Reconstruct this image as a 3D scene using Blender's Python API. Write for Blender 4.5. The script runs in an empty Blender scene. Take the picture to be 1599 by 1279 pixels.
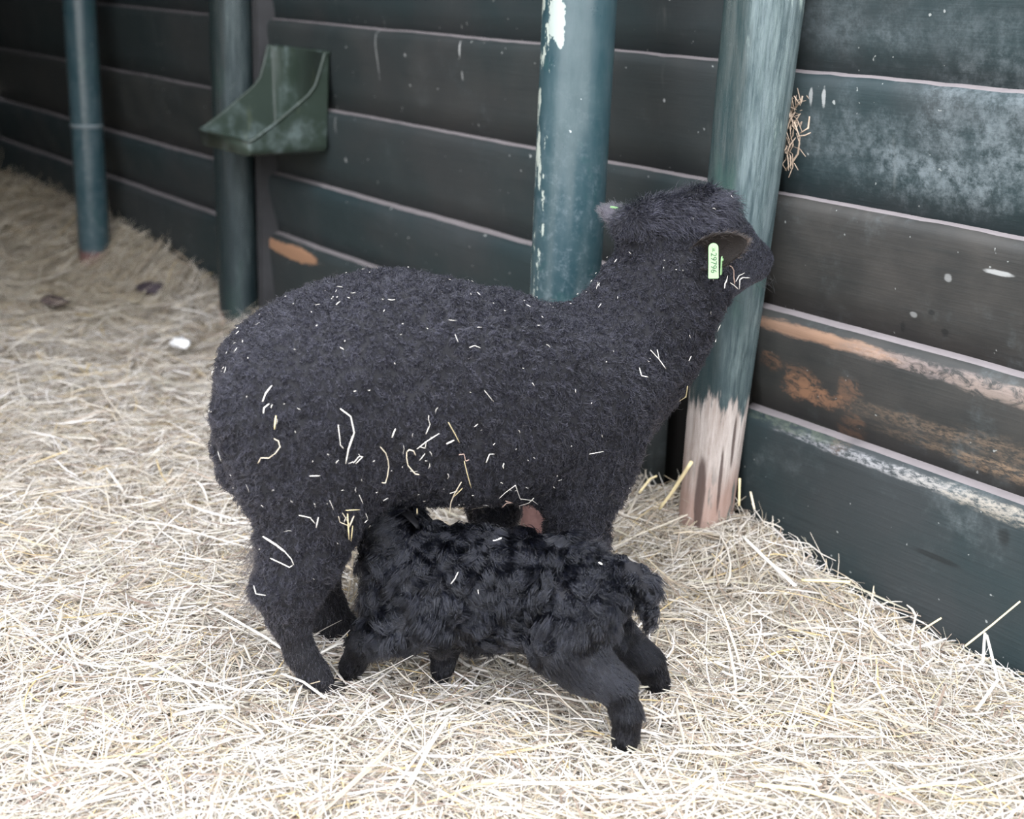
import bpy, math, random
import numpy as np
from mathutils import Vector, Matrix
from mathutils.bvhtree import BVHTree

random.seed(7)
rng = np.random.default_rng(11)
scn = bpy.context.scene
COL = scn.collection

# ------------------------------------------------------------------ camera
CAM = np.array([0.0, -1.7, 0.9521])
R = np.array([[0.61169965, 0.79020053, 0.03750546],
              [-0.26693081, 0.1615391, 0.95008055],
              [-0.74469556, 0.5911753, -0.30974228]])      # right, up, forward
FPX = 2029.05
cam_d = bpy.data.cameras.new('camera')
cam_d.sensor_fit = 'HORIZONTAL'
cam_d.sensor_width = 36.0
cam_d.lens = 36.0 * FPX / 1599.0
cam_d.clip_start = 0.05
cam_d.clip_end = 200
cam_d.dof.use_dof = True
cam_d.dof.focus_distance = 1.86
cam_d.dof.aperture_fstop = 3.6
cam_o = bpy.data.objects.new('camera', cam_d)
COL.objects.link(cam_o)
m4 = Matrix.Identity(4)
for i in range(3):
    m4[i][0] = R[0][i]; m4[i][1] = R[1][i]; m4[i][2] = -R[2][i]; m4[i][3] = CAM[i]
cam_o.matrix_world = m4
scn.camera = cam_o

# ------------------------------------------------------------------ world, exposure
world = bpy.data.worlds.new('overcast_sky')
scn.world = world
world.use_nodes = True
wn = world.node_tree
bg = wn.nodes['Background']
wtc = wn.nodes.new('ShaderNodeTexCoord')
wsep = wn.nodes.new('ShaderNodeSeparateXYZ')
wramp = wn.nodes.new('ShaderNodeValToRGB')
wn.links.new(wtc.outputs['Generated'], wsep.inputs[0])
wn.links.new(wsep.outputs['Z'], wramp.inputs[0])
# yard and buildings stay dim near the horizon, the overcast sky is bright overhead
el = wramp.color_ramp.elements
el[0].position = 0.0; el[0].color = (0.10, 0.10, 0.095, 1)
el[1].position = 1.0; el[1].color = (0.93, 0.95, 1.0, 1)
e2 = el.new(0.10); e2.color = (0.22, 0.225, 0.23, 1)
e3 = el.new(0.34); e3.color = (0.86, 0.89, 0.96, 1)
wn.links.new(wramp.outputs[0], bg.inputs[0])
bg.inputs[1].default_value = 3.6
scn.view_settings.view_transform = 'Standard'
scn.view_settings.look = 'None'
scn.view_settings.gamma = 1.0
scn.view_settings.use_curve_mapping = False
scn.view_settings.exposure = 1.15
scn.cycles.use_denoising = True
scn.cycles.denoising_prefilter = 'NONE'
scn.cycles.max_bounces = 6
scn.cycles.diffuse_bounces = 3
scn.cycles.glossy_bounces = 3
scn.cycles.transparent_max_bounces = 8

# ------------------------------------------------------------------ geometry of the view
def ray(px, py):
    d = np.array([(px - 799.5) / FPX, -(py - 639.5) / FPX, 1.0])
    return R.T @ d

def at_y(px, py, y):
    d = ray(px, py)
    return CAM + d * ((y - CAM[1]) / d[1])

def at_z(px, py, z):
    d = ray(px, py)
    return CAM + d * ((z - CAM[2]) / d[2])

class Frame:
    """an upright body frame: u forward, w to the named side, z up"""
    def __init__(self, O, fwd, side):
        self.O = np.array(O, float)
        self.e = np.array(fwd, float); self.n = np.array(side, float)
        self.z = np.array([0, 0, 1.0])
    def loc(self, px, py, w=0.0):
        d = ray(px, py)
        t = ((self.O - CAM) @ self.n + w) / (d @ self.n)
        q = CAM + d * t
        return np.array([(q - self.O) @ self.e, w, q[2]])
    def world(self, a):
        a = np.asarray(a, float)
        return self.O + a[..., 0:1] * self.e + a[..., 1:2] * self.n + a[..., 2:3] * self.z
    def wvec(self, a):
        a = np.asarray(a, float)
        return a[..., 0:1] * self.e + a[..., 1:2] * self.n + a[..., 2:3] * self.z

# ------------------------------------------------------------------ noise in numpy
_T = np.random.default_rng(5).random((64, 64, 64)).astype(np.float32)
def vnoise(p):
    p = np.asarray(p, np.float32)
    i = np.floor(p).astype(np.int32); f = p - i
    f = f * f * (3 - 2 * f)
    i0 = i & 63; i1 = (i + 1) & 63
    x0, y0, z0 = i0[..., 0], i0[..., 1], i0[..., 2]
    x1, y1, z1 = i1[..., 0], i1[..., 1], i1[..., 2]
    fx, fy, fz = f[..., 0], f[..., 1], f[..., 2]
    def L(a, b, t): return a + (b - a) * t
    return L(L(L(_T[x0, y0, z0], _T[x1, y0, z0], fx), L(_T[x0, y1, z0], _T[x1, y1, z0], fx), fy),
             L(L(_T[x0, y0, z1], _T[x1, y0, z1], fx), L(_T[x0, y1, z1], _T[x1, y1, z1], fx), fy), fz) * 2 - 1

def n2(x, y, s, o=0.0):
    return vnoise(np.stack([x * s + o, y * s + o * 1.7, np.full_like(x, 3.3 + o)], -1))

# ------------------------------------------------------------------ material helpers
class NT:
    def __init__(self, name, rough=0.6, spec=0.5):
        self.m = bpy.data.materials.new(name)
        self.m.use_nodes = True
        self.t = self.m.node_tree
        self.b = self.t.nodes['Principled BSDF']
        self.b.inputs['Roughness'].default_value = rough
        self.b.inputs['Specular IOR Level'].default_value = spec
        self.tc = self.t.nodes.new('ShaderNodeTexCoord').outputs['Object']
    def new(self, k): return self.t.nodes.new(k)
    def set(self, sock, v):
        if isinstance(v, bpy.types.NodeSocket): self.t.links.new(v, sock)
        elif isinstance(v, (tuple, list)) and len(v) == 3 and sock.type == 'RGBA': sock.default_value = (*v, 1)
        else: sock.default_value = v
    def scale(self, s, vec=None):
        n = self.new('ShaderNodeMapping'); self.set(n.inputs[0], vec or self.tc)
        n.inputs['Scale'].default_value = s; return n.outputs[0]
    def noise(self, scale, detail=4, rough=0.55, vec=None, dist=0.0):
        n = self.new('ShaderNodeTexNoise'); self.set(n.inputs['Vector'], vec or self.tc)
        n.inputs['Scale'].default_value = scale; n.inputs['Detail'].default_value = detail
        n.inputs['Roughness'].default_value = rough; n.inputs['Distortion'].default_value = dist
        return n.outputs[0]
    def math(self, op, a, b=0.0, c=0.0, clamp=False):
        n = self.new('ShaderNodeMath'); n.operation = op; n.use_clamp = clamp
        self.set(n.inputs[0], a); self.set(n.inputs[1], b); self.set(n.inputs[2], c); return n.outputs[0]
    def step(self, v, lo, hi):
        n = self.new('ShaderNodeMapRange'); n.interpolation_type = 'SMOOTHSTEP'
        self.set(n.inputs[0], v); n.inputs[1].default_value = lo; n.inputs[2].default_value = hi
        return n.outputs[0]
    def mix(self, f, a, b, mode='MIX'):
        n = self.new('ShaderNodeMix'); n.data_type = 'RGBA'; n.blend_type = mode
        self.set(n.inputs[0], f); self.set(n.inputs[6], a); self.set(n.inputs[7], b); return n.outputs[2]
    def ramp(self, f, stops):
        n = self.new('ShaderNodeValToRGB'); self.set(n.inputs[0], f)
        el = n.color_ramp.elements
        while len(el) < len(stops): el.new(0.5)
        for e, (p, c) in zip(el, stops): e.position = p; e.color = (*c, 1)
        return n.outputs[0]
    def sep(self, vec=None):
        n = self.new('ShaderNodeSeparateXYZ'); self.set(n.inputs[0], vec or self.tc); return n.outputs
    def attr(self, name, out='Color'):
        n = self.new('ShaderNodeAttribute'); n.attribute_name = name; return n.outputs[out]
    def bump(self, h, strength=0.3, dist=0.01):
        n = self.new('ShaderNodeBump'); self.set(n.inputs['Height'], h)
        n.inputs['Strength'].default_value = strength; n.inputs['Distance'].default_value = dist
        self.t.links.new(n.outputs[0], self.b.inputs['Normal'])
    def color(self, c): self.set(self.b.inputs['Base Color'], c)
    def rough(self, c): self.set(self.b.inputs['Roughness'], c)
    def ell(self, x, z, x0, z0, rx, rz, nz, amp=0.8, edge=0.12):
        """mask of one irregular patch around (x0, z0) in the x-z plane"""
        a = self.math('POWER', self.math('ABSOLUTE', self.math('DIVIDE', self.math('SUBTRACT', x, x0), rx)), 2.0)
        b = self.math('POWER', self.math('ABSOLUTE', self.math('DIVIDE', self.math('SUBTRACT', z, z0), rz)), 2.0)
        d = self.math('SQRT', self.math('ADD', a, b))
        d = self.math('ADD', d, self.math('MULTIPLY', self.math('SUBTRACT', nz, 0.5), amp))
        return self.step(d, 1.0 + edge, 1.0 - edge)

# ------------------------------------------------------------------ object helpers
def mesh_obj(name, V, F, mats, parent=None, smooth=True, mi=None, colors=None):
    V = np.asarray(V, np.float32)
    me = bpy.data.meshes.new(name)
    if isinstance(F, np.ndarray) and F.ndim == 2:
        k = F.shape[1]; n = len(F)
        me.vertices.add(len(V)); me.vertices.foreach_set('co', V.ravel())
        me.loops.add(n * k); me.loops.foreach_set('vertex_index', F.astype(np.int32).ravel())
        me.polygons.add(n); me.polygons.foreach_set('loop_start', np.arange(0, n * k, k, dtype=np.int32))
        me.polygons.foreach_set('loop_total', np.full(n, k, np.int32))
    else:
        me.from_pydata([tuple(map(float, v)) for v in V], [], [tuple(int(i) for i in f) for f in F])
    me.update(calc_edges=True)
    for m in (mats if isinstance(mats, (list, tuple)) else [mats]): me.materials.append(m)
    if mi is not None: me.polygons.foreach_set('material_index', np.asarray(mi, np.int32))
    if smooth: me.polygons.foreach_set('use_smooth', np.ones(len(me.polygons), bool))
    if colors is not None:
        at = me.attributes.new('col', 'FLOAT_COLOR', 'POINT')
        c4 = np.concatenate([colors, np.ones((len(colors), 1))], 1).astype(np.float32)
        at.data.foreach_set('color', c4.ravel())
    me.validate()
    o = bpy.data.objects.new(name, me); COL.objects.link(o)
    if parent is not None: o.parent = parent
    return o

def tag(o, label, cat, group=None, kind=None):
    o['label'] = label; o['category'] = cat
    if group: o['group'] = group
    if kind: o['kind'] = kind
    return o

def structure(o, label=None):
    o['kind'] = 'structure'
    if label: o['label'] = label
    return o

def tube_mesh(pts, rad, sides=6, flat=1.0, cap=True):
    """polyline tube; rad scalar or per point; flat squashes one axis"""
    P = np.asarray(pts, float); n = len(P)
    rad = np.broadcast_to(np.asarray(rad, float), (n,))
    T = np.gradient(P, axis=0); T /= np.linalg.norm(T, axis=1, keepdims=True) + 1e-9
    a = np.array([0.3, 0.2, 0.93]); V = []
    A = np.cross(T, a); A /= np.linalg.norm(A, axis=1, keepdims=True) + 1e-9
    B = np.cross(T, A)
    th = np.arange(sides) * 2 * np.pi / sides
    for i in range(n):
        V.append(P[i] + rad[i] * (np.cos(th)[:, None] * A[i] + flat * np.sin(th)[:, None] * B[i]))
    F = []
    for i in range(n - 1):
        for j in range(sides):
            k = (j + 1) % sides
            F.append((i * sides + j, i * sides + k, (i + 1) * sides + k, (i + 1) * sides + j))
    if cap:
        F.append(tuple(range(sides))[::-1]); F.append(tuple((n - 1) * sides + j for j in range(sides)))
    return np.concatenate(V), F

class MB:
    """collects pieces that become ONE mesh"""
    def __init__(self): self.V = []; self.F = []; self.M = []; self.n = 0
    def add(self, V, F, mi=0):
        self.V.append(np.asarray(V, float)); self.F += [tuple(i + self.n for i in f) for f in F]
        self.M += [mi] * len(F); self.n += len(V)
    def build(self, name, mats, parent=None, smooth=True):
        return mesh_obj(name, np.concatenate(self.V), self.F, mats, parent, smooth, self.M)

# ------------------------------------------------------------------ materials
def wood_material():
    m = NT('dark_green_painted_boards', 0.62, 0.35)
    x, y, z = m.sep()
    bid = m.attr('col', 'Fac')
    grain = m.noise(1.0, 6, 0.6, m.scale((5, 5, 95)))
    grain2 = m.noise(1.0, 4, 0.6, m.scale((14, 14, 300)))
    big = m.noise(2.3, 5, 0.6)
    mid = m.noise(9, 6, 0.62)
    c = m.mix(m.step(big, 0.38, 0.66), (0.019, 0.033, 0.036), (0.034, 0.040, 0.042))
    c = m.mix(m.step(bid, 0.25, 1.0), c, m.mix(m.step(mid, 0.3, 0.7), (0.030, 0.029, 0.027), (0.050, 0.046, 0.041)))
    c = m.mix(m.math('MULTIPLY', m.step(grain, 0.52, 0.75), 0.28), c, (0.012, 0.018, 0.019))
    # hazy grey scuffing
    sc = m.math('MULTIPLY', m.step(m.noise(5.5, 8, 0.72), 0.52, 0.78), m.step(m.noise(40, 4, 0.7), 0.3, 0.75))
    xr = m.step(x, -2.2, -0.9)
    c = m.mix(m.math('MULTIPLY', sc, m.math('ADD', 0.25, m.math('MULTIPLY', xr, 0.65))), c, (0.150, 0.175, 0.180))
    # vertical pale streaks and runs
    vs = m.noise(1.0, 3, 0.6, m.scale((26, 26, 1.6)))
    c = m.mix(m.math('MULTIPLY', m.step(vs, 0.66, 0.82), 0.22), c, (0.22, 0.22, 0.20))
    # little pale flecks
    fl = m.step(m.noise(95, 1, 0.4), 0.775, 0.80)
    c = m.mix(m.math('MULTIPLY', fl, 0.6), c, (0.42, 0.44, 0.42))
    nz = m.noise(42, 7, 0.75, m.scale((1, 1, 1.6)))
    nzs = m.noise(60, 6, 0.75, m.scale((.35, 1, 1.6)))
    speck = m.step(m.noise(1.0, 6, .8, m.scale((70, 70, 190))), .40, .62)
    speckb = m.step(m.noise(1.0, 6, .75, m.scale((30, 30, 60)), 1.0), .38, .58)
    def patch(c, px, py, rx, rz, col, amt=0.9, n=None, amp=1.1, edge=.12, sp=None):
        p = at_y(px, py, -0.012)
        k = m.ell(x, z, float(p[0]), float(p[2]), rx, rz, n or nz, amp, edge)
        if sp is not None: k = m.math('MULTIPLY', k, sp)
        return m.mix(m.math('MULTIPLY', k, amt), c, col)
    c = patch(c, 470, 394, .130, .020, (0.33, 0.185, 0.11), 0.95, amp=1.6)
    c = patch(c, 438, 380, .055, .014, (0.33, 0.185, 0.11), 0.9, amp=1.6)
    orange = (0.25, 0.135, 0.080)
    for (px, py, rx, rz, amt) in [(1258, 606, .040, .022, .8), (1275, 618, .050, .016, .7), (1212, 562, .022, .016, .5), (1330, 608, .02, .02, .4),
                                  (1325, 670, .025, .03, .35), (1255, 580, .03, .012, .4)]:
        c = patch(c, px, py, rx, rz, orange, amt, amp=2.6, edge=.35, sp=speckb)
    for (px, py, rx, rz, amt) in [(1400, 655, .10, .014, .2), (1450, 665, .10, .010, .2), (1575, 705, .09, .018, .3), (1520, 720, .14, .010, .35), (1590, 745, .10, .012, .7)]:
        c = patch(c, px, py, rx, rz, (0.30, 0.21, 0.14), amt, n=nzs, amp=2.6, edge=.5, sp=speck)
    # bare worn edge along the fourth ledge, pale wear along the fifth
    for (px, py, rx, rz, col, amt, sp) in [(1262, 516, .11, .0105, (0.27, 0.165, 0.11), .85, None), (1340, 537, .09, .0095, (0.27, 0.170, 0.115), .85, None),
                                           (1400, 556, .10, .010, (0.20, 0.15, 0.125), .8, speckb), (1500, 584, .14, .012, (0.20, 0.165, 0.155), .7, speckb),
                                           (1585, 612, .10, .014, (0.24, 0.19, 0.16), .7, speckb), (1380, 551, .05, .006, (0.33, 0.24, 0.19), .7, speck),
                                           (1330, 703, .13, .008, (0.26, 0.26, 0.27), .8, speck), (1420, 736, .13, .008, (0.27, 0.27, 0.27), .8, speck),
                                           (1520, 772, .13, .009, (0.28, 0.265, 0.24), .8, speck), (1590, 800, .10, .012, (0.28, 0.25, 0.20), .7, speck),
                                           (1250, 665, .10, .010, (0.10, 0.12, 0.09), .6, speckb)]:
        c = patch(c, px, py, rx, rz, col, amt, n=nzs, amp=1.6, edge=.3, sp=sp)
    # whitish scuffed haze
    hz = m.noise(14, 8, .8)
    for (px, py, rx, rz, amt) in [(1440, 250, .20, .05, .30), (1560, 190, .11, .07, .32), (1510, 285, .12, .03, .3), (1420, 255, .05, .02, .35), (1330, 180, .02, .05, .15), (1290, 40, .10, .04, .16), (1500, 60, .12, .04, .14)]:
        c = patch(c, px, py, rx, rz, (0.20, 0.235, 0.25), amt * 1.3, n=hz, amp=4.2, edge=.7, sp=m.step(m.noise(55, 6, .8), .34, .66))
    # white drips and dabs
    for (px, py, rx, rz, amt) in [(727, 76, .003, .016, .8), (727, 118, .0025, .010, .6), (595, 80, .003, .06, .35), (640, 86, .004, .004, .5),
                                  (1296, 152, .0035, .014, .6), (1276, 150, .003, .013, .5), (1567, 425, .022, .0035, .7), (1486, 433, .006, .006, .4),
                                  (1043, 157, .003, .003, .7), (1425, 492, .006, .004, .4), (541, 250, .004, .006, .5), (532, 195, .003, .02, .3)]:
        c = patch(c, px, py, rx, rz, (0.42, 0.43, 0.42), amt, n=nzs, amp=1.6, edge=.3)
    # knots and nail holes
    for (px, py, rx, rz) in [(1454, 488, .005, .004), (1472, 520, .006, .006), (1405, 512, .004, .009), (1470, 868, .04, .005), (1580, 835, .010, .014)]:
        c = patch(c, px, py, rx, rz, (0.010, 0.012, 0.012), .65, n=nzs, amp=1.6, edge=.4)
    m.color(c)
    m.rough(m.math('ADD', 0.42, m.math('MULTIPLY', mid, 0.3)))
    m.bump(m.math('ADD', m.math('ADD', m.math('MULTIPLY', grain, 0.7), m.math('MULTIPLY', grain2, 0.35)), m.math('MULTIPLY', mid, 0.7)), 0.20, 0.006)
    return m.m

def ledge_material():
    m = NT('dusty_board_ledge', 0.9, 0.15)
    n1 = m.noise(30, 5, 0.6); n2_ = m.noise(7, 4, 0.6)
    c = m.mix(n1, (0.165, 0.148, 0.150), (0.235, 0.212, 0.213))
    c = m.mix(m.math('MULTIPLY', m.step(n2_, .55, .75), .6), c, (0.10, 0.095, 0.098))
    m.color(c); m.bump(n1, .5, .004)
    return m.m

def steel_material(name, r, chips_side, rust_z, big=None, flakes=1.0):
    m = NT(name, 0.30, 0.7)
    x, y, z = m.sep()
    mid = m.noise(16, 5, 0.6); fine = m.noise(120, 3, 0.6)
    paint = m.mix(m.step(mid, .3, .7), (0.018, 0.048, 0.058), (0.032, 0.064, 0.073))
    blot = m.step(m.noise(13, 6, .7), .56, .66)
    paint = m.mix(m.math('MULTIPLY', blot, .45), paint, (0.014, 0.062, 0.058))
    dust = m.math('MULTIPLY', m.step(m.noise(60, 8, .8), .48, .68), m.step(z, .95, .45))
    paint = m.mix(m.math('MULTIPLY', dust, .5), paint, (0.16, 0.20, 0.22))
    paint = m.mix(m.math('MULTIPLY', m.step(m.noise(1.0, 5, .7, m.scale((28, 28, 6))), .35, .75), .30), paint, (0.11, 0.145, 0.16))
    sp = m.step(m.noise(75, 2, .5), .755, .775)
    c = m.mix(m.math('MULTIPLY', sp, .75), paint, (0.50, 0.55, 0.55))
    side = m.math('DIVIDE', m.math('ADD', m.math('MULTIPLY', x, chips_side[0]), m.math('MULTIPLY', y, chips_side[1])), r)
    ch = m.math('MULTIPLY', m.step(side, .52, .80), flakes)
    chn = m.noise(1.0, 6, .68, m.scale((46, 46, 17)))
    chip = m.step(m.math('ADD', chn, m.math('MULTIPLY', m.math('SUBTRACT', ch, 1.0), .42)), .545, .565)
    c = m.mix(m.math('MULTIPLY', chip, .92), c, (0.44, 0.48, 0.42))
    if big is not None:
        for (s0, z0, rs, rz) in big:
            k = m.ell(side, z, s0, z0, rs, rz, m.noise(34, 5, .65), 2.0, .08)
            c = m.mix(k, c, (0.36, 0.41, 0.38))
    rn = m.noise(22, 6, .65)
    rust = m.step(m.math('ADD', z, m.math('MULTIPLY', m.math('SUBTRACT', rn, .5), -.09)), rust_z + .015, rust_z - .015)
    rc = m.ramp(m.noise(40, 6, .65), [(0.3, (0.085, 0.040, 0.036)), (0.55, (0.165, 0.082, 0.072)), (0.8, (0.23, 0.13, 0.12))])
    c = m.mix(rust, c, rc)
    m.color(c)
    m.rough(m.math('ADD', m.math('MULTIPLY', rust, .45), m.math('ADD', .20, m.math('MULTIPLY', mid, .22))))
    m.bump(m.math('ADD', m.math('MULTIPLY', mid, .5), m.math('ADD', m.math('MULTIPLY', fine, .12), m.math('MULTIPLY', chip, -.4))), .3, .004)
    return m.m

def timber_material(name, bare_z, dark=1.0, bare_side=None, rad=.06):
    m = NT(name, 0.5, 0.4)
    x, y, z = m.sep()
    st = m.noise(1.0, 9, .78, m.scale((85, 85, 6)))
    st2 = m.noise(1.0, 8, .75, m.scale((190, 190, 11)))
    big = m.noise(1.0, 4, .6, m.scale((9, 9, 3)))
    d = dark
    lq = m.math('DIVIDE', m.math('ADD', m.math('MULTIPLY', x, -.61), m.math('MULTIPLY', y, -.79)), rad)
    pale_side = m.step(m.math('ADD', lq, m.math('MULTIPLY', m.math('SUBTRACT', m.noise(1.0, 5, .65, m.scale((20, 20, 3))), .5), 1.1)), .36, -.06)  # mask for the paler right side; the left side stays darker
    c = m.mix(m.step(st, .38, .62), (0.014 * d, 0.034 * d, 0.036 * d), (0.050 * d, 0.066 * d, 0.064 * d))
    c = m.mix(pale_side, c, m.mix(m.step(st, .40, .60), (0.030 * d, 0.054 * d, 0.060 * d), (0.105 * d, 0.140 * d, 0.148 * d)))
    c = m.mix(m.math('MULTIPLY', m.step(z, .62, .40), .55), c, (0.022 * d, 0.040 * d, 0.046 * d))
    c = m.mix(m.math('MULTIPLY', m.math('MULTIPLY', m.step(big, .40, .70), m.step(st2, .35, .7)), pale_side), c, (0.19 * d, 0.245 * d, 0.24 * d))
    c = m.mix(m.math('MULTIPLY', m.math('MULTIPLY', m.step(m.noise(1.0, 5, .65, m.scale((26, 26, 9))), .60, .72), pale_side), .65), c, (0.44 * d, 0.53 * d, 0.48 * d))
    c = m.mix(m.math('MULTIPLY', m.step(st2, .60, .72), .55), c, (0.018, 0.034, 0.034))
    c = m.mix(m.math('MULTIPLY', m.step(m.noise(1.0, 3, .5, m.scale((16, 16, 5))), .56, .7), .5), c, (0.030 * d, 0.078 * d, 0.062 * d))
    jag = m.math('ADD', m.math('MULTIPLY', m.math('SUBTRACT', m.noise(1.0, 5, .7, m.scale((55, 55, 5))), .5), .26), z)
    if bare_side is not None:
        s = m.math('DIVIDE', m.math('ADD', m.math('MULTIPLY', x, bare_side[0]), m.math('MULTIPLY', y, bare_side[1])), rad)
        jag = m.math('ADD', jag, m.math('MULTIPLY', m.math('SUBTRACT', bare_side[2], s), bare_side[3]))
    bare = m.step(jag, bare_z + .012, bare_z - .012)
    wood = m.mix(m.step(st, .3, .7), (0.33, 0.27, 0.235), (0.60, 0.54, 0.50))
    wood = m.mix(m.math('MULTIPLY', m.step(st2, .56, .70), .55), wood, (0.17, 0.115, 0.095))
    low = m.step(m.math('ADD', z, m.math('MULTIPLY', m.math('SUBTRACT', big, .5), .25)), .20, .10)
    wood = m.mix(m.math('MULTIPLY', low, .7), wood, m.mix(st, (0.30, 0.165, 0.125), (0.42, 0.26, 0.20)))
    wood = m.mix(m.math('MULTIPLY', m.math('MULTIPLY', low, m.step(m.noise(1, 4, .6, m.scale((40, 40, 9)), .3), .58, .66)), .8), wood, (0.07, 0.12, 0.115))
    rq = m.math('ADD', m.math('MULTIPLY', x, .61), m.math('MULTIPLY', y, .79))
    if bare_side is None:      # dark rotten split up the foot, and a thinner one beside it
        for (q0, z0, rq_, rz_) in [(-.020, .11, .008, .075), (.012, .15, .003, .06), (.030, .22, .003, .05)]:
            k = m.ell(rq, z, q0, z0, rq_, rz_, m.noise(1.0, 4, .6, m.scale((60, 60, 12))), 1.2, .25)
            wood = m.mix(m.math('MULTIPLY', k, .85), wood, (0.060, 0.036, 0.030))
    c = m.mix(bare, c, wood)
    m.color(c)
    m.rough(m.math('ADD', .38, m.math('MULTIPLY', bare, .4)))
    m.bump(m.math('ADD', st, m.math('ADD', m.math('MULTIPLY', st2, .6), m.math('MULTIPLY', bare, -.4))), .55, .006)
    return m.m

def attr_material(name, rough=0.6, spec=0.3, trans=0.0):
    m = NT(name, rough, spec)
    c = m.attr('col')
    c = m.mix(m.math('MULTIPLY', m.noise(60, 4, .6), .35), c, m.mix(1.0, c, (0.62, 0.60, 0.55), 'MULTIPLY'))
    m.color(c)
    return m.m

def flat_material(name, c, rough=.5, spec=.4, nscale=30, var=.2):
    m = NT(name, rough, spec)
    n = m.noise(nscale, 4, .6)
    m.color(m.mix(n, tuple(v * (1 - var) for v in c), tuple(v * (1 + var) for v in c)))
    return m.m

def hair_material(name, c0, c1, rough=.35, radial=.5, ior=1.36, coat=0.0):
    """fibre shading with the tight glint along each strand"""
    m = bpy.data.materials.new(name); m.use_nodes = True
    t = m.node_tree; t.nodes.clear()
    out = t.nodes.new('ShaderNodeOutputMaterial'); h = t.nodes.new('ShaderNodeBsdfHairPrincipled')
    h.model = 'CHIANG'; h.parametrization = 'COLOR'
    inf = t.nodes.new('ShaderNodeHairInfo'); mx = t.nodes.new('ShaderNodeMix'); mx.data_type = 'RGBA'
    mx.inputs[6].default_value = (*c0, 1); mx.inputs[7].default_value = (*c1, 1)
    t.links.new(inf.outputs['Random'], mx.inputs[0]); t.links.new(mx.outputs[2], h.inputs['Color'])
    h.inputs['Roughness'].default_value = rough; h.inputs['Radial Roughness'].default_value = radial
    h.inputs['Coat'].default_value = coat; h.inputs['IOR'].default_value = ior; h.inputs['Random Roughness'].default_value = .3
    t.links.new(inf.outputs['Random'], h.inputs['Random'])
    t.links.new(h.outputs[0], out.inputs[0])
    return m

def feeder_material():
    m = NT('dull_green_plastic', .38, .5)
    n1 = m.noise(16, 6, .7); n2_ = m.noise(1.0, 4, .6, m.scale((40, 40, 9)))
    c = m.mix(n1, (0.024, 0.037, 0.028), (0.036, 0.052, 0.040))
    c = m.mix(m.math('MULTIPLY', m.step(m.noise(9, 6, .7), .48, .70), .6), c, (0.17, 0.215, 0.215))
    c = m.mix(m.math('MULTIPLY', m.step(n2_, .60, .75), .35), c, (0.17, 0.19, 0.10))
    m.color(c); m.bump(n1, .15, .003)
    return m.m

M_WALL = wood_material(); M_LEDGE = ledge_material()
M_SKIN = flat_material('black_wool_skin', (0.012, 0.012, 0.014), .8, .2)
M_FACE = flat_material('sleek_black_face', (0.030, 0.031, 0.040), .55, .4)
M_HOOF = flat_material('dark_horn_hoof', (0.025, 0.023, 0.024), .4, .5)
M_STRAW = attr_material('loose_straw')
M_STALK = flat_material('single_straw_stalk', (0.70, 0.61, 0.46), .55, .35, 25, .22)
M_STALKW = flat_material('bleached_straw_stalk', (0.80, 0.76, 0.68), .55, .35, 25, .14)

# ------------------------------------------------------------------ ground height
def heap(x, y):
    A = np.interp(x, [-6.2, -5.7, -4.9, -4.0, -3.65, -3.28, -2.7, -1.9, -1.62, -1.47, -1.36, -1.25, -1.11, -.9, -.5],
                  [.13, .13, .15, .12, .075, .05, .02, .015, .05, .075, .068, .035, .02, .008, 0])
    W = np.interp(x, [-5, -4.4, -3.8, -2, -1.45, -1.0], [.33, .20, .15, .12, .20, .12])
    return A * np.exp(-(np.minimum(y, 0) / W) ** 2)
def ground(x, y):
    x = np.asarray(x, float); y = np.asarray(y, float)
    h = heap(x, y) + .010 * n2(x, y, 3.0) + .011 * n2(x, y, 9.0, 4.0) + .005 * n2(x, y, 24.0, 8.0)
    h = h - .035 * np.exp(-(((x + 1.70) / .14) ** 2 + ((y + .30) / .14) ** 2))      # hollow at the foot of the steel post
    return h

# ------------------------------------------------------------------ setting: floor, back wall, side wall, unseen shade roof
gx = np.concatenate([np.linspace(-8, -3.2, 60), np.linspace(-3.14, 1.5, 130)])
gy = np.concatenate([np.linspace(-2.4, -1.9, 8), np.linspace(-1.85, .12, 90)])
GX, GY = np.meshgrid(gx, gy, indexing='ij')
GZ = ground(GX, GY) - .012
V = np.stack([GX, GY, GZ], -1).reshape(-1, 3)
ny = len(gy)
I, J = np.meshgrid(np.arange(len(gx) - 1), np.arange(ny - 1), indexing='ij')
a = (I * ny + J).ravel()
mfl = NT('trodden_straw_floor', .9, .1)
s1 = mfl.noise(1, 5, .7, mfl.scale((35, 160, 60))); s2 = mfl.noise(1, 5, .7, mfl.scale((170, 40, 60)))
mfl.color(mfl.mix(mfl.math('MAXIMUM', s1, s2), (0.10, 0.078, 0.055), (0.40, 0.34, 0.26)))  # base tone darkened to paint shade into the gaps between straws
mfl.bump(mfl.math('MAXIMUM', s1, s2), .8, .01)
structure(mesh_obj('floor', V, np.stack([a, a + ny, a + ny + 1, a + 1], 1), mfl.m))

# pale yard beyond the open front and end of the pen
myd = NT('pale_sandy_yard', .9, .1)
myd.color(myd.mix(myd.noise(3, 6, .6), (0.44, 0.41, 0.36), (0.60, 0.57, 0.52)))
V = [(-2.5, -30, -.03), (30, -30, -.03), (30, 12, -.03), (1.5, 12, -.03), (1.5, -2.4, -.03), (-2.5, -2.4, -.03)]
structure(mesh_obj('ground_yard', V, [(0, 1, 4, 5), (1, 2, 3, 4)], myd.m))

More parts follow.
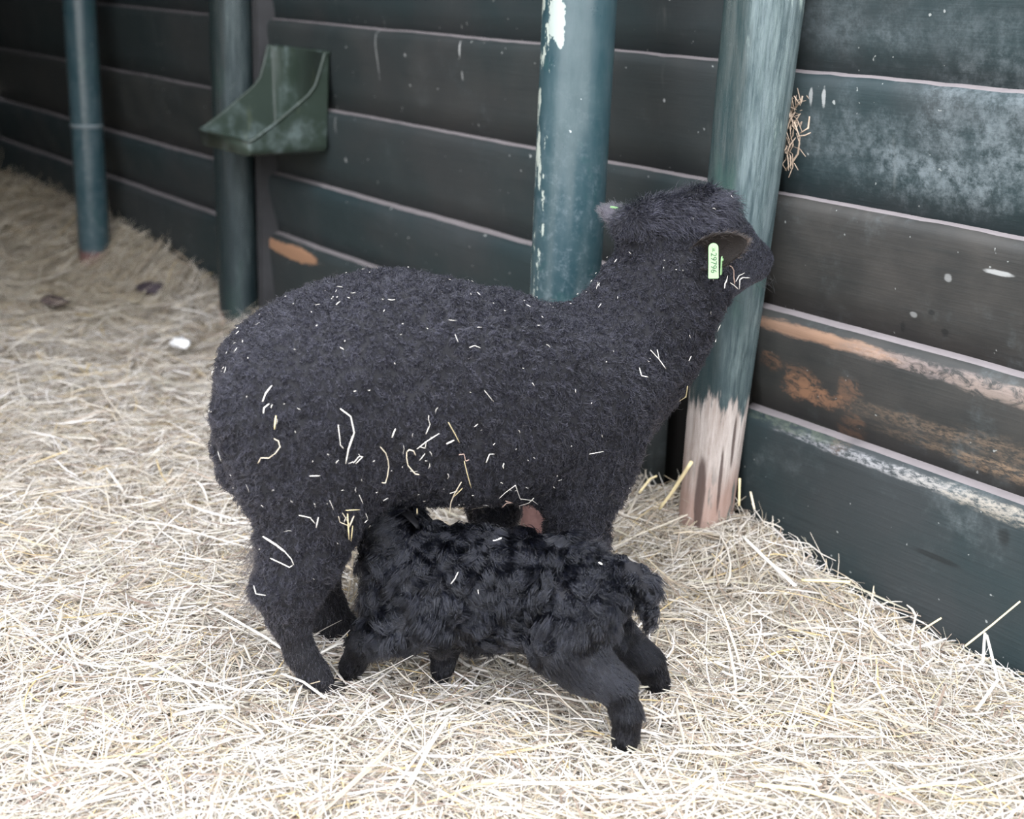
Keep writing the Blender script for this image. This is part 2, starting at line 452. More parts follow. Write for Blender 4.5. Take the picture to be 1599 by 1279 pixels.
# boards: each bay carries its own board heights; boards lean so that each lower one stands proud as a ledge
def wall_boards(name, bays, place, parent=None):
    Vs, Fs, Ms, Cs = [], [], [], []; n = 0
    for bi, (x0, x1, tops, trims) in enumerate(bays):
        for i, zt in enumerate(tops):
            zb = tops[i + 1] if i + 1 < len(tops) else -.12
            xa, xb = x0, x1
            if i in trims: xa, xb = trims[i]
            nx = max(8, int((xb - xa) / .025))
            xs = np.linspace(xa, xb, nx)
            o = bi * 7.3 + i * 1.9
            wob = .0025 * n2(xs, xs * 0, 4, o) + .0012 * n2(xs, xs * 0, 30, o)
            wear = .004 * np.maximum(0, n2(xs, xs * 0, 7, o + 20)) * (2.2 if i >= 6 else .7)
            dep = .028 + (.006 if i >= 6 else 0)
            drop = .016 + (.004 if i >= 6 else 0)
            prof = [(zt + 0 * xs, .012 + 0 * xs), (zt + wob * .6, 0 * xs), (zt - drop * .25 + wob - wear * .3, -dep * .55 + 0 * xs),
                    (zt - drop * .7 + wob - wear * .6, -dep * .93 + wear * .3),
                    (zt - drop * 1.3 + wob - wear, -dep + wear * .5), (zt - drop * 2.2 + wob - wear * .7, -dep + 0 * xs)]
            for f_ in (.35, .65, 1.0):
                z1 = zt - drop * 2.2
                prof.append((z1 + (zb - .004 - z1) * f_ + 0 * xs, -dep + (dep - .001) * f_ + .0012 * n2(xs, xs * 0 + f_, 6, o)))
            prof.append((zb - .004 + 0 * xs, .02 + 0 * xs))
            k = len(prof)
            P = np.stack([np.stack([xs, y, z], -1) for (z, y) in prof], 0)   # k, nx, 3
            Vs.append(place(P.reshape(-1, 3)))
            for r in range(k - 1):
                for c in range(nx - 1):
                    Fs.append((n + r * nx + c, n + (r + 1) * nx + c, n + (r + 1) * nx + c + 1, n + r * nx + c + 1))
                    Ms.append(1 if r < (2 if i < 3 else 2) else 0)
            for c in (0, nx - 1):
                Fs.append(tuple(n + r * nx + c for r in range(k)) if c else tuple(n + r * nx + c for r in range(k))[::-1]); Ms.append(0)
            tone = [.3, .1, .4, .05, .10, .85, .75, .12][i] if bi == 0 else random.random() * .9
            if bi > 0: tone = .35 + .5 * tone
            Cs.append(np.full((k * nx, 3), tone)); n += k * nx
    return mesh_obj(name, np.concatenate(Vs), Fs, [M_WALL, M_LEDGE], parent, True, Ms, np.concatenate(Cs))

H = .9521
zs = lambda *a: [H + 1.7 * v for v in a]
up = [.405, .289, .172, .054]
bays = [(-1.455, 1.6, zs(*up, -.0643, -.182, -.2945, -.402), {}),
        (-3.31, -1.475, zs(*up, -.0615, -.1825, -.297, -.394), {6: (-3.31, -1.68), 7: (-3.31, -1.675)}),
        (-5.72, -3.33, zs(*up, -.0625, -.183, -.303, -.397), {})]
structure(wall_boards('wall_back', bays, lambda P: P))
# outer skin of the back wall, seen only as darkness through the gap beside the timber post
V = [(-5.72, .05, -.1), (1.6, .05, -.1), (1.6, .05, 2.5), (-5.72, .05, 2.5), (-5.72, .08, -.1), (1.6, .08, -.1), (1.6, .08, 2.5), (-5.72, .08, 2.5)]
BOXF = [(0, 1, 2, 3), (7, 6, 5, 4), (0, 4, 5, 1), (3, 2, 6, 7), (1, 5, 6, 2), (0, 3, 7, 4)]
M_DARK = flat_material('dark_weathered_boards', (0.012, 0.011, 0.010), .8, .2)
structure(mesh_obj('wall_outer', V, BOXF, M_DARK, smooth=False))

def boxv(x0, x1, y0, y1, z0, z1):
    return np.array([(x0, y0, z0), (x1, y0, z0), (x1, y1, z0), (x0, y1, z0), (x0, y0, z1), (x1, y0, z1), (x1, y1, z1), (x0, y1, z1)], float)
BF = [(0, 3, 2, 1), (4, 5, 6, 7), (0, 1, 5, 4), (2, 3, 7, 6), (1, 2, 6, 5), (0, 4, 7, 3)]
# left end wall with an opening by the corner
sw = MB()
M_PLANK = flat_material('dark_end_planks', (0.022, 0.024, 0.022), .7, .3, 6, .4)
for k, (ya, yb, za, zb) in enumerate([(-5, .05, -.1, .40), (-5, -.02, .40, .56), (-5, .05, .56, 1.2), (-5, .05, 1.2, 1.9), (-5, .05, 1.9, 2.6)]):
    sw.add(boxv(-5.66, -5.61, ya, yb, za, zb - .004), BF)
structure(sw.build('wall_left', [M_PLANK], smooth=False))
rf = MB()
M_ROOF = flat_material('shade_roof_boards', (0.05, 0.045, 0.04), .8, .2, 6, .3)
rf.add(boxv(-6.2, -2.2, -5.2, .3, 2.30, 2.34), BF)  # unseen roof slab, its edge placed to darken the left end
structure(rf.build('shade_roof', [M_ROOF], smooth=False))

# unseen plank partition, added to keep light off the left part of the barn
pf = MB()
for k in range(11):
    pf.add(boxv(-5.66, -2.5, -2.38, -2.34, -.1 + k * .22, .115 + k * .22), BF)
structure(pf.build('shade_partition', [M_PLANK], smooth=False))

# ------------------------------------------------------------------ posts
def post(name, xy, z0, z1, prof, mat, sides=48, wob=0.0, seed=0.0, lean=(0, 0)):
    zz = np.linspace(z0, z1, 90 if wob else 40)
    th = np.arange(sides) * 2 * np.pi / sides
    V = []
    for z in zz:
        r = np.interp(z, [p[0] for p in prof], [p[1] for p in prof])
        rr = r + 0 * th
        if wob:
            q = np.stack([np.cos(th) * 2 + seed, np.sin(th) * 2 + seed, np.full(sides, z * 2.2)], -1)
            q2 = np.stack([np.cos(th) * 9 + seed, np.sin(th) * 9 + seed, np.full(sides, z * 3)], -1)
            rr = r * (1 + wob * vnoise(q) + wob * .35 * vnoise(q2))
        V.append(np.stack([rr * np.cos(th) + lean[0] * z, rr * np.sin(th) + lean[1] * z, np.full(sides, z)], -1))
    n = len(zz); F = []
    for i in range(n - 1):
        for j in range(sides):
            k = (j + 1) % sides
            F.append((i * sides + j, i * sides + k, (i + 1) * sides + k, (i + 1) * sides + j))
    F.append(tuple((n - 1) * sides + j for j in range(sides)))
    F.append(tuple(range(sides))[::-1])
    o = mesh_obj(name, np.concatenate(V), F, mat)
    o.location = (xy[0], xy[1], 0)
    return o

LEFTEDGE = (-.61, -.79)
m_s1 = steel_material('green_painted_steel', .061, LEFTEDGE, .065, [(.62, .905, .22, .034), (.52, .873, .10, .014)])
PY = -.235
pq = at_y(881.5, 470, PY); PR = 109 * float((pq - CAM) @ R[2]) / FPX / 2
p1 = post('steel_post', (pq[0], PY), -.12, 2.3, [(-.2, PR), (3, PR)], m_s1)
tag(p1, 'thick blue-green steel post behind the ewe, with cream paint flaking off', 'post', 'steel posts in front of the board wall')
m_s2 = steel_material('green_painted_steel_speckled', .05, LEFTEDGE, .075, None, .45)
p2 = post('steel_post', (-4.19, -.163), -.08, 2.3, [(-.2, .05), (3, .05)], m_s2)
tag(p2, 'thinner blue-green steel post at far left with rusted foot and white spots', 'post', 'steel posts in front of the board wall')
V = []; F = []
th = np.arange(32) * 2 * np.pi / 32
for (r, z) in [(.0495, -.007), (.0525, -.004), (.0525, .004), (.0495, .007)]:
    V.append(np.stack([r * np.cos(th), r * np.sin(th), np.full(32, z)], -1))
for i in range(3):
    for j in range(32): F.append((i * 32 + j, i * 32 + (j + 1) % 32, (i + 1) * 32 + (j + 1) % 32, (i + 1) * 32 + j))
ws = mesh_obj('weld_seam', np.concatenate(V), F, flat_material('worn_seam', (0.14, 0.17, 0.18), .5), p2)
ws.location = (0, 0, .475); ws['label'] = 'scuffed pale ring seam'

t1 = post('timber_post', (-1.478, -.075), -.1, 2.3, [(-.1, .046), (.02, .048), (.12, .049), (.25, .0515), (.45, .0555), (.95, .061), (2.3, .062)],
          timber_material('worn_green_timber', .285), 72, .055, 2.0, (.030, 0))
tag(t1, 'round timber post by the ewe\'s nose, paint worn and bare wood at the foot', 'post', 'timber posts of the wall')
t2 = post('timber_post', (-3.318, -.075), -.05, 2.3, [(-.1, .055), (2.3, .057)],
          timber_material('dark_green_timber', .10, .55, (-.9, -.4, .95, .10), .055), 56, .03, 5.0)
tag(t2, 'dark round timber post behind the green feed trough', 'post', 'timber posts of the wall')
# upright batten behind the far timber post, against the wall
bt = MB()
bt.add(boxv(-3.235, -3.205, -.055, -.004, .0, 2.3), BF)
tag(bt.build('wall_batten', [flat_material('dark_batten', (0.045, 0.045, 0.047), .7, .3, 12, .4)], smooth=False),
    'narrow dark upright batten beside the dark timber post and trough', 'batten')

# ------------------------------------------------------------------ feed trough
def feeder():
    # open tray seen from above: sides rise along a curve to a tall back plate
    x0, x1 = 0.0, .27; yb, yf = 0.0, -.215
    tw = .006
    def side_top(t):     # t = 0 back .. 1 front -> height of side rim
        return np.interp(t, [0, .06, .12, .18, .26, .4, .7, .97, 1], [.245, .243, .20, .165, .145, .122, .076, .040, .038])
    ts = np.concatenate([np.linspace(0, .3, 16), np.linspace(.34, 1, 14)])
    mb = MB()
    # cross-section loop walked: outer left rim -> outer bottom -> outer right rim ; inner the same, reversed
    def ring(t, off):
        y = yb + (yf - yb) * t; hgt = side_top(t); rc = .022
        pts = []
        zb = off
        xs0, xs1 = x0 + off, x1 - off
        splay = .012
        pts.append((xs0 - splay * hgt / .24, y, hgt))
        for k in range(5):
            a = math.pi + k / 4 * math.pi / 2
            pts.append((xs0 + rc + rc * math.cos(a), y, zb + rc + rc * math.sin(a)))
        for k in range(5):
            a = 1.5 * math.pi + k / 4 * math.pi / 2
            pts.append((xs1 - rc + rc * math.cos(a), y, zb + rc + rc * math.sin(a)))
        pts.append((xs1 + splay * hgt / .24, y, hgt))
        return np.array(pts)
    outer = [ring(t, 0.0) for t in ts]; inner = [ring(t * (1 - .03) + .02, tw) for t in ts]
    k = 12; n = len(ts)
    for layer, flip in ((outer, False), (inner, True)):
        V = np.concatenate(layer); F = []
        for i in range(n - 1):
            for j in range(k - 1):
                f = (i * k + j, (i + 1) * k + j, (i + 1) * k + j + 1, i * k + j + 1)
                F.append(f[::-1] if flip else f)
        # end caps: back plate and front lip
        F.append(tuple(range(k)) if not flip else tuple(range(k))[::-1])
        g = tuple((n - 1) * k + j for j in range(k))
        F.append(g[::-1] if not flip else g)
        mb.add(V, F)
    # rolled rim along both sides and the front
    rim = [o_[0] for o_ in outer] + [outer[-1][0] * (1 - s) + outer[-1][-1] * s for s in (.03, .5, .97)] + [o_[-1] for o_ in outer[::-1]]
    rim += [outer[0][-1] * (1 - s) + outer[0][0] * s for s in (.05, .5, .95, 1)]
    V, F = tube_mesh(np.array(rim) + [0, 0, 0], .0045, 6)
    mb.add(V, F)
    o = mb.build('feed_trough', [feeder_material()])
    return o
fd = feeder()
fd.location = (-3.165, -.028, .534)
tag(fd, 'green plastic feed trough hung on the board wall, open topped', 'feed trough')

# ------------------------------------------------------------------ implicit bodies
def smin(a, b, k):
    h = np.clip(.5 + .5 * (b - a) / k, 0, 1)
    return b + (a - b) * h - k * h * (1 - h)

class SDF:
    def __init__(self, lo, hi, h):
        self.lo = np.array(lo, np.float32); self.h = h
        n = np.ceil((np.array(hi) - lo) / h).astype(int) + 1
        ax = [lo[i] + h * np.arange(n[i]) for i in range(3)]
        self.X, self.Y, self.Z = [g.astype(np.float32) for g in np.meshgrid(*ax, indexing='ij')]
        self.d = np.full(tuple(n), 1.0, np.float32)
    def cap(self, a, b, r1, r2, k=.03, sw=1.0, sub=False):
        a = np.asarray(a, float); b = np.asarray(b, float)
        s = np.array([1, 1 / sw, 1])
        A, B = a * s, b * s; ab = B - A; L2 = max(ab @ ab, 1e-9)
        x, y, z = self.X - A[0], self.Y * s[1] - A[1], self.Z - A[2]
        t = np.clip((x * ab[0] + y * ab[1] + z * ab[2]) / L2, 0, 1)
        d = np.sqrt((x - t * ab[0]) ** 2 + (y - t * ab[1]) ** 2 + (z - t * ab[2]) ** 2) - (r1 + (r2 - r1) * t)
        d *= min(1.0, sw)
        if sub: self.d = -smin(-self.d, d, k)
        else: self.d = smin(self.d, d, k)
    def chain(self, pts, rad, k=.03, sw=1.0):
        for i in range(len(pts) - 1): self.cap(pts[i], pts[i + 1], rad[i], rad[i + 1], k, sw)
    def tube(self, us, top, bot, hw, k=.04, ex=2.2):
        lo, hi = us[0], us[-1]
        q = np.linspace(lo, hi, 240)
        def sm(v):
            v = np.interp(q, us, v); ker = np.hanning(23); ker /= ker.sum()
            p = np.concatenate([np.full(11, v[0]), v, np.full(11, v[-1])])
            return np.convolve(p, ker, 'valid')
        T, Bm, W = sm(top), sm(bot), sm(hw)
        u = np.clip(self.X[:, 0, 0], lo, hi)
        t = np.interp(u, q, T)[:, None, None]; b = np.interp(u, q, Bm)[:, None, None]; w = np.interp(u, q, W)[:, None, None]
        zc = (t + b) / 2; rz = np.maximum((t - b) / 2, .004)
        f = (np.abs(self.Y / w) ** ex + np.abs((self.Z - zc) / rz) ** ex) ** (1 / ex)
        d = (f - 1) * np.minimum(w, rz)
        du = self.X - u[:, None, None]
        d = np.where(np.abs(du) > 0, np.sqrt(np.maximum(d, 0) ** 2 + du ** 2), d)
        self.d = smin(self.d, d.astype(np.float32), k)
    def mesh(self):
        f = self.d; s = f < 0
        nx, ny, nz = f.shape
        cs = np.zeros((nx - 1, ny - 1, nz - 1), np.int8)
        for dx in (0, 1):
            for dy in (0, 1):
                for dz in (0, 1): cs += s[dx:nx - 1 + dx, dy:ny - 1 + dy, dz:nz - 1 + dz]
        act = np.argwhere((cs > 0) & (cs < 8))
        idx = np.full(cs.shape, -1, np.int64); idx[tuple(act.T)] = np.arange(len(act))
        cor = [(a, b, c) for a in (0, 1) for b in (0, 1) for c in (0, 1)]
        acc = np.zeros((len(act), 3)); cnt = np.zeros(len(act))
        for i, p in enumerate(cor):
            for q in cor[i + 1:]:
                if sum(abs(p[k] - q[k]) for k in range(3)) != 1: continue
                fa = f[act[:, 0] + p[0], act[:, 1] + p[1], act[:, 2] + p[2]]
                fb = f[act[:, 0] + q[0], act[:, 1] + q[1], act[:, 2] + q[2]]
                c = (fa < 0) != (fb < 0)
                t = np.where(c, fa / np.where(fa == fb, 1, fa - fb), 0)
                pt = np.array(p) + t[:, None] * (np.array(q) - np.array(p))
                acc += pt * c[:, None]; cnt += c
        V = self.lo + self.h * (act + acc / cnt[:, None])
        Q = []
        for ax in range(3):
            o1, o2 = [(1, 2), (2, 0), (0, 1)][ax]
            a_ = np.moveaxis(s, ax, 0)
            ed = np.argwhere(np.moveaxis(a_[:-1] != a_[1:], 0, ax))
            ok = (ed[:, o1] > 0) & (ed[:, o2] > 0) & (ed[:, o1] < f.shape[o1] - 1) & (ed[:, o2] < f.shape[o2] - 1)
            ed = ed[ok]
            def cell(d1, d2):
                e = ed.copy(); e[:, o1] += d1; e[:, o2] += d2; return idx[tuple(e.T)]
            q = np.stack([cell(-1, -1), cell(0, -1), cell(0, 0), cell(-1, 0)], 1)
            ins = s[tuple(ed.T)]
            q[~ins] = q[~ins][:, ::-1]
            Q.append(q)
        Q = np.concatenate(Q); Q = Q[(Q >= 0).all(1)]
        # light smoothing
        for _ in range(2):
            S = np.zeros_like(V); C = np.zeros(len(V))
            for i in range(4):
                np.add.at(S, Q[:, i], V[Q[:, (i + 1) % 4]] + V[Q[:, (i + 3) % 4]]); np.add.at(C, Q[:, i], 2)
            V = V * .5 + .5 * S / np.maximum(C, 1)[:, None]
        return V, Q

def vnormals(V, Q):
    n = np.cross(V[Q[:, 2]] - V[Q[:, 0]], V[Q[:, 3]] - V[Q[:, 1]])
    N = np.zeros_like(V)
    for i in range(4): np.add.at(N, Q[:, i], n)
    return N / (np.linalg.norm(N, axis=1, keepdims=True) + 1e-12)

def sample(V, Q, N, count, weight=None):
    T = np.concatenate([Q[:, [0, 1, 2]], Q[:, [0, 2, 3]]])
    ar = np.linalg.norm(np.cross(V[T[:, 1]] - V[T[:, 0]], V[T[:, 2]] - V[T[:, 0]]), axis=1)
    if weight is not None: ar = ar * weight(V[T].mean(1))
    t = rng.choice(len(T), count, p=ar / ar.sum())
    r1 = np.sqrt(rng.random(count)); r2 = rng.random(count)
    w = np.stack([1 - r1, r1 * (1 - r2), r1 * r2], 1)[:, :, None]
    P = (V[T[t]] * w).sum(1); n = (N[T[t]] * w).sum(1)
    return P, n / (np.linalg.norm(n, axis=1, keepdims=True) + 1e-12)

def unit(v): return v / (np.linalg.norm(v, axis=-1, keepdims=True) + 1e-12)
def tang(v, n): return unit(v - (v * n).sum(-1, keepdims=True) * n)

def curves_obj(name, P, rad, mat, parent):
    """P: n, k, 3 points; rad: k radii"""
    n, k, _ = P.shape
    hc = bpy.data.hair_curves.new(name)
    hc.add_curves([k] * n)
    hc.attributes['position'].data.foreach_set('vector', P.astype(np.float32).ravel())
    ra = hc.attributes.get('radius') or hc.attributes.new('radius', 'FLOAT', 'POINT')
    ra.data.foreach_set('value', np.broadcast_to(rad, (n, k)).astype(np.float32).ravel())
    hc.materials.append(mat)
    o = bpy.data.objects.new(name, hc); COL.objects.link(o); o.parent = parent
    return o

def nearest(P, Gd, cell=None):
    from mathutils.kdtree import KDTree
    kd = KDTree(len(Gd))
    for i, g in enumerate(Gd): kd.insert(g, i)
    kd.balance()
    return np.array([kd.find(p)[1] for p in P])

def hair(P, N, T, L, lift, k, curl=0.0, waves=1.5, phase=None, tipto=None, conv=0.0, jitter=.2):
    """hairs from roots P along tangent T with given lift; curl winds them in T-N-B; tipto = guide roots for clumping"""
    n = len(P); t = np.linspace(0, 1, k)[None, :, None]
    L = np.broadcast_to(np.asarray(L, float), (n,))[:, None, None]
    lift = np.broadcast_to(np.asarray(lift, float), (n,))[:, None, None]
    T = unit(T + jitter * rng.normal(size=T.shape))
    B = np.cross(N, T)
    Nn, Tt, Bb = N[:, None], T[:, None], B[:, None]
    C = P[:, None] + L * (Tt * t + Nn * lift * (t - .45 * t * t))
    if np.any(curl):
        cu = np.broadcast_to(np.asarray(curl, float), (n,))[:, None, None]
        ph = (phase if phase is not None else rng.random(n) * 6.28)[:, None, None]
        wv = np.broadcast_to(np.asarray(waves, float), (n,))[:, None, None]
        a = ph + t * wv * 6.283
        am = cu * np.minimum(1, t * 2.2)
        C = C + Bb * am * (np.cos(a) - np.cos(ph)) * 1.0 + Nn * am * .75 * (np.sin(a) - np.sin(ph)) * .8
    if tipto is not None:
        C = C + (tipto - P)[:, None] * conv * t ** 1.2
    return C

# ------------------------------------------------------------------ the ewe
a_ = math.radians(77)
EW = Frame((-1.48885, -.87554, 0), (math.cos(a_), math.sin(a_), 0), (math.sin(a_), -math.cos(a_), 0))
L = EW.loc
PXE = 1 / FPX
S = SDF((-.24, -.25, -.01), (.82, .25, .72), .0045)
us = np.array([-.112, -.104, -.090, -.068, -.042, -.01, .03, .08, .13, .18, .23, .28, .33, .36, .392, .420, .443, .460, .472])
top = np.array([.440, .470, .490, .505, .525, .545, .564, .576, .580, .573, .559, .545, .537, .520, .496, .475, .455, .44, .42])
bot = np.array([.410, .36, .325, .300, .285, .275, .272, .266, .254, .243, .235, .231, .231, .240, .256, .285, .315, .35, .38])
hw = np.array([.020, .070, .108, .132, .150, .164, .176, .185, .190, .190, .186, .178, .166, .152, .136, .120, .096, .070, .040])
S.tube(us, top - .008, bot + .006, hw - .008, .01)
# shoulder and near front leg
for s in (1, -1):
    S.cap((.405, .085 * s, .40), (.400, .085 * s, .30), .088, .072, .05, .75)
FN = [L(905, 790, .085), L(901, 850, .088), L(899, 905, .088), L(897, 960, .086), L(900, 988, .086)]
S.chain(FN, [.050, .039, .031, .023, .021], .03)
FF = [(.36, -.085, .28), L(770, 800, -.075), L(774, 855, -.078), L(780, 905, -.08), L(784, 935, -.08)]
S.chain(FF, [.052, .031, .024, .019, .018], .03)
# hind legs
S.cap(L(465, 660, .085), L(487, 750, .085), .105, .082, .06, .72)
S.cap(L(487, 750, .085), L(487, 812, .088), .080, .056, .04, .8)
HN = [L(492, 800, .088), L(470, 862, .090), L(450, 925, .092), L(451, 965, .09), L(469, 1020, .088), L(490, 1052, .087), L(506, 1073, .087)]
S.chain(HN, [.060, .053, .042, .026, .0185, .017, .016], .018)
S.cap((.02, -.08, .40), (.03, -.085, .31), .10, .075, .06, .72)
HF = [(.03, -.085, .31), L(478, 890, -.062), L(505, 950, -.062), L(535, 985, -.060), L(560, 1008, -.058)]
S.chain(HF, [.070, .044, .031, .022, .019], .02)
# udder
S.cap((.075, .0, .275), (.085, .0, .245), .055, .04, .03)
# tail lying down the rump
S.chain([L(378, 640, .0), L(368, 690, .0), L(368, 735, .004), L(386, 775, .01)], [.034, .025, .020, .013], .012)
# neck and head
NK = [L(940, 600, .0), L(985, 545, .0), L(1018, 497, .0), L(1040, 445, .0), L(1053, 402, .0)]
S.chain(NK, [.098, .090, .079, .068, .060], .05, .86)
S.cap(L(1010, 560, 0), L(970, 620, 0), .030, .040, .05)
pol = L(1040, 362, 0); fore = L(1092, 352, -.008); bri = L(1135, 378, -.018); nos = L(1178, 402, -.033)
S.chain([pol, fore], [.050, .050], .03)
S.chain([fore, bri, nos], [.046, .038, .0265], .02, .9)
S.cap(L(1085, 405, 0), L(1135, 425, -.015), .046, .035, .03, .9)      # cheek and jaw
S.cap(L(1135, 428, -.015), L(1180, 420, -.033), .028, .020, .015)    # lower jaw
S.cap(L(1192, 399, -.045), L(1193, 404, -.02), .0125, .0125, .010)   # nose pad
S.cap(L(1000, 360, -.0), L(1020, 375, 0), .035, .045, .03)           # nape tuft
S.cap(L(1120, 450, 0), L(1085, 470, 0), .022, .034, .025)             # throat ruff
S.cap(L(1092, 330, .0), L(1112, 330, -.01), .030, .020, .02)         # topknot
# mouth line and nostrils
S.cap(L(1203, 432, -.05), L(1163, 436, -.005), .004, .002, .004, 1.0, True)
for w_ in (-.022, -.048):
    S.cap(L(1200, 396, w_), L(1196, 391, w_), .0045, .003, .003, 1.0, True)
V, Q = S.mesh()
N = vnormals(V, Q)
face_ax = nos - fore
def face_t(p): return ((p - fore) @ face_ax) / (face_ax @ face_ax)
def face_mask(p):
    t = face_t(p); c = fore + np.clip(t, 0, 1.2)[:, None] * face_ax
    return np.clip((t - .28) / .25, 0, 1) * (np.linalg.norm(p - c, axis=1) < .085)
fm = face_mask(V)
legm = np.clip((.17 - V[:, 2]) / .08, 0, 1)
amp = (1 - fm) * (1 - .6 * legm)
ridge = vnoise(np.stack([V[:, 0] * 7 + V[:, 2] * 10, V[:, 1] * 9, V[:, 2] * 30 - V[:, 0] * 16], -1))
lump = vnoise(V * 55) * .0018 + vnoise(V * 100 + 7) * .0014
V = V + N * ((ridge * .0050 + lump) * amp)[:, None]
N = vnormals(V, Q)
ewe = mesh_obj('ewe', EW.world(V) - EW.O, Q[:, ::-1].copy(), [M_SKIN])
ewe.location = EW.O
tag(ewe, 'black shorn ewe standing on straw, head raised towards the timber post', 'sheep')
EWV, EWQ = EW.world(V), Q
EV, EQ, EN = V, Q, N

def ewe_fleece():
    n = 200000
    P, Nn = sample(V, Q, N, n, lambda c: 1 + 2.0 * face_mask(c))
    ng = 15000
    GP, GN = sample(V, Q, N, ng)
    gi = nearest(P, GP)
    f = face_mask(P); lg = np.clip((.19 - P[:, 2]) / .10, 0, 1)
    topk = np.clip((P[:, 2] - .612) / .02, 0, 1) * (1 - f) * (P[:, 0] > .45)
    base = np.array([-.35, 0, -.75])
    GT = tang(base + .9 * rng.normal(size=(ng, 3)), GN)
    T = GT[gi]
    down = tang(np.array([-.05, 0, -1.0]) + .12 * rng.normal(size=(n, 3)), Nn)
    nose = tang(np.array([-.5, 0, -.35]) + .15 * rng.normal(size=(n, 3)), Nn)      # face hair lies back from the nose
    knot = tang(np.array([.25, .15, -.55])[None] + .7 * vnoise(GP[gi] * 38)[:, None] * np.array([[-1.2, .9, .3]]), Nn)
    T = T * (1 - lg[:, None]) + down * lg[:, None]
    T = np.where(f[:, None] > .4, nose, T); T = np.where(topk[:, None] > .5, knot, T)
    T = unit(T)
    Ln = .0072 * (.55 + .9 * rng.random(n))
    Ln = Ln * (1 - .35 * lg); Ln = np.where(f > .3, .0045, Ln); Ln = Ln + topk * .013
    lift = 1.0 - .62 * lg; lift = np.where(f > .3, .25, lift); lift = lift * (1 - .35 * topk)
    curl = np.where((f > .3) | (lg > .6), 0, .0016)
    C = hair(P, Nn, T, Ln, lift, 5, curl, 1.3, None, GP[gi], .0, .22)
    cv = np.where((f > .3) | (lg > .6), 0, .45)
    t = np.linspace(0, 1, 5)[None, :, None]
    C = C + (GP[gi] - P)[:, None] * cv[:, None, None] * t
    rad = np.array([.00034, .00034, .0003, .00022, .00007]) * (.6 + .8 * rng.random((n, 1)))
    W = EW.world(C) - EW.O
    fk = f > .3
    curves_obj('fleece', W[~fk], rad[~fk], hair_material('black_wool_fibre', (0.005, 0.005, 0.0068), (0.024, 0.024, 0.034), .42, .6, 1.36), ewe)
    curves_obj('face_hair', W[fk], rad[fk] * .7, hair_material('sleek_face_hair', (0.02, 0.02, 0.028), (0.06, 0.062, 0.085), .32, .5), ewe)
    # straggly fringe behind the hocks, whiskers on the chin, stray fibres
    out = []
    for (px, py, w, m_) in [(412, 842, .085, 70), (408, 865, .088, 50), (398, 925, .09, 30)]:
        a = L(px, py, w)
        q = a + rng.normal(size=(m_, 3)) * [.006, .012, .010]
        nn = unit(np.array([[-1, .1, -.1]]) + .25 * rng.normal(size=(m_, 3)))
        tt = unit(np.array([[-.25, 0, -1.0]]) + .2 * rng.normal(size=(m_, 3)))
        out.append(hair(q, nn, tt, .020 + .025 * rng.random(m_), .7, 7, .002, 1.0))
    m_ = 22
    q = L(1190, 432, -.035) + rng.normal(size=(m_, 3)) * [.008, .010, .006]
    tt = unit(np.array([[.6, 0, -.6]]) + .4 * rng.normal(size=(m_, 3)))
    out.append(hair(q, tt, tt, .012 + .010 * rng.random(m_), .2, 7))
    m_ = 1300
    q, nn = sample(V, Q, N, m_)
    ok = face_mask(q) < .2; q, nn = q[ok], nn[ok]; m_ = len(q)
    out.append(hair(q, nn, tang(rng.normal(size=(m_, 3)), nn), 0.012 + .010 * rng.random(m_), 1.0, 7, .004, .8))
    C = np.concatenate(out)
    curves_obj('fringe_hair', EW.world(C) - EW.O, np.array([.00022, .00022, .0002, .0002, .00018, .00015, .00006]),
               hair_material('stray_wool_fibre', (0.012, 0.011, 0.013), (0.05, 0.045, 0.05), .4, .5), ewe)
ewe_fleece()

def hoof(parent, frame, p, fwd, size, origin, sink=.0):
    """cloven hoof: two tapering claws side by side"""
    mb = MB()
    f = np.array([fwd[0], fwd[1], 0.0]); f /= np.linalg.norm(f)
    sd = np.array([-f[1], f[0], 0])
    for s in (-1, 1):
        V = []; ns = 10
        th = np.arange(ns) * 2 * np.pi / ns
        for (z, r, fo) in [(size * 1.15, .62, .0), (size * .7, .72, .10), (size * .15, .86, .26), (0, .84, .28)]:
            ring = [f * (np.cos(t) * size * r * (1.15 if np.cos(t) > 0 else .8) + size * fo) + sd * (np.sin(t) * size * r * .52 + s * size * .47) + np.array([0, 0, z]) for t in th]
            V += ring
        F = []
        for i in range(3):
            for j in range(ns): F.append((i * ns + j, (i + 1) * ns + j, (i + 1) * ns + (j + 1) % ns, i * ns + (j + 1) % ns))
        F = [q[::-1] for q in F]
        F.append(tuple(range(ns))); F.append(tuple(3 * ns + j for j in range(ns))[::-1])
        mb.add(V, F)
    o = mb.build('hoof', [M_HOOF], parent)
    w = frame.world(np.asarray(p, float)[None])[0] - origin
    w[2] = sink
    o.location = w
    return o
for p in (FN[-1], FF[-1], HN[-1], HF[-1]):
    hoof(ewe, EW, p + np.array([.012, 0, 0]), EW.e, .021, EW.O, -.004)

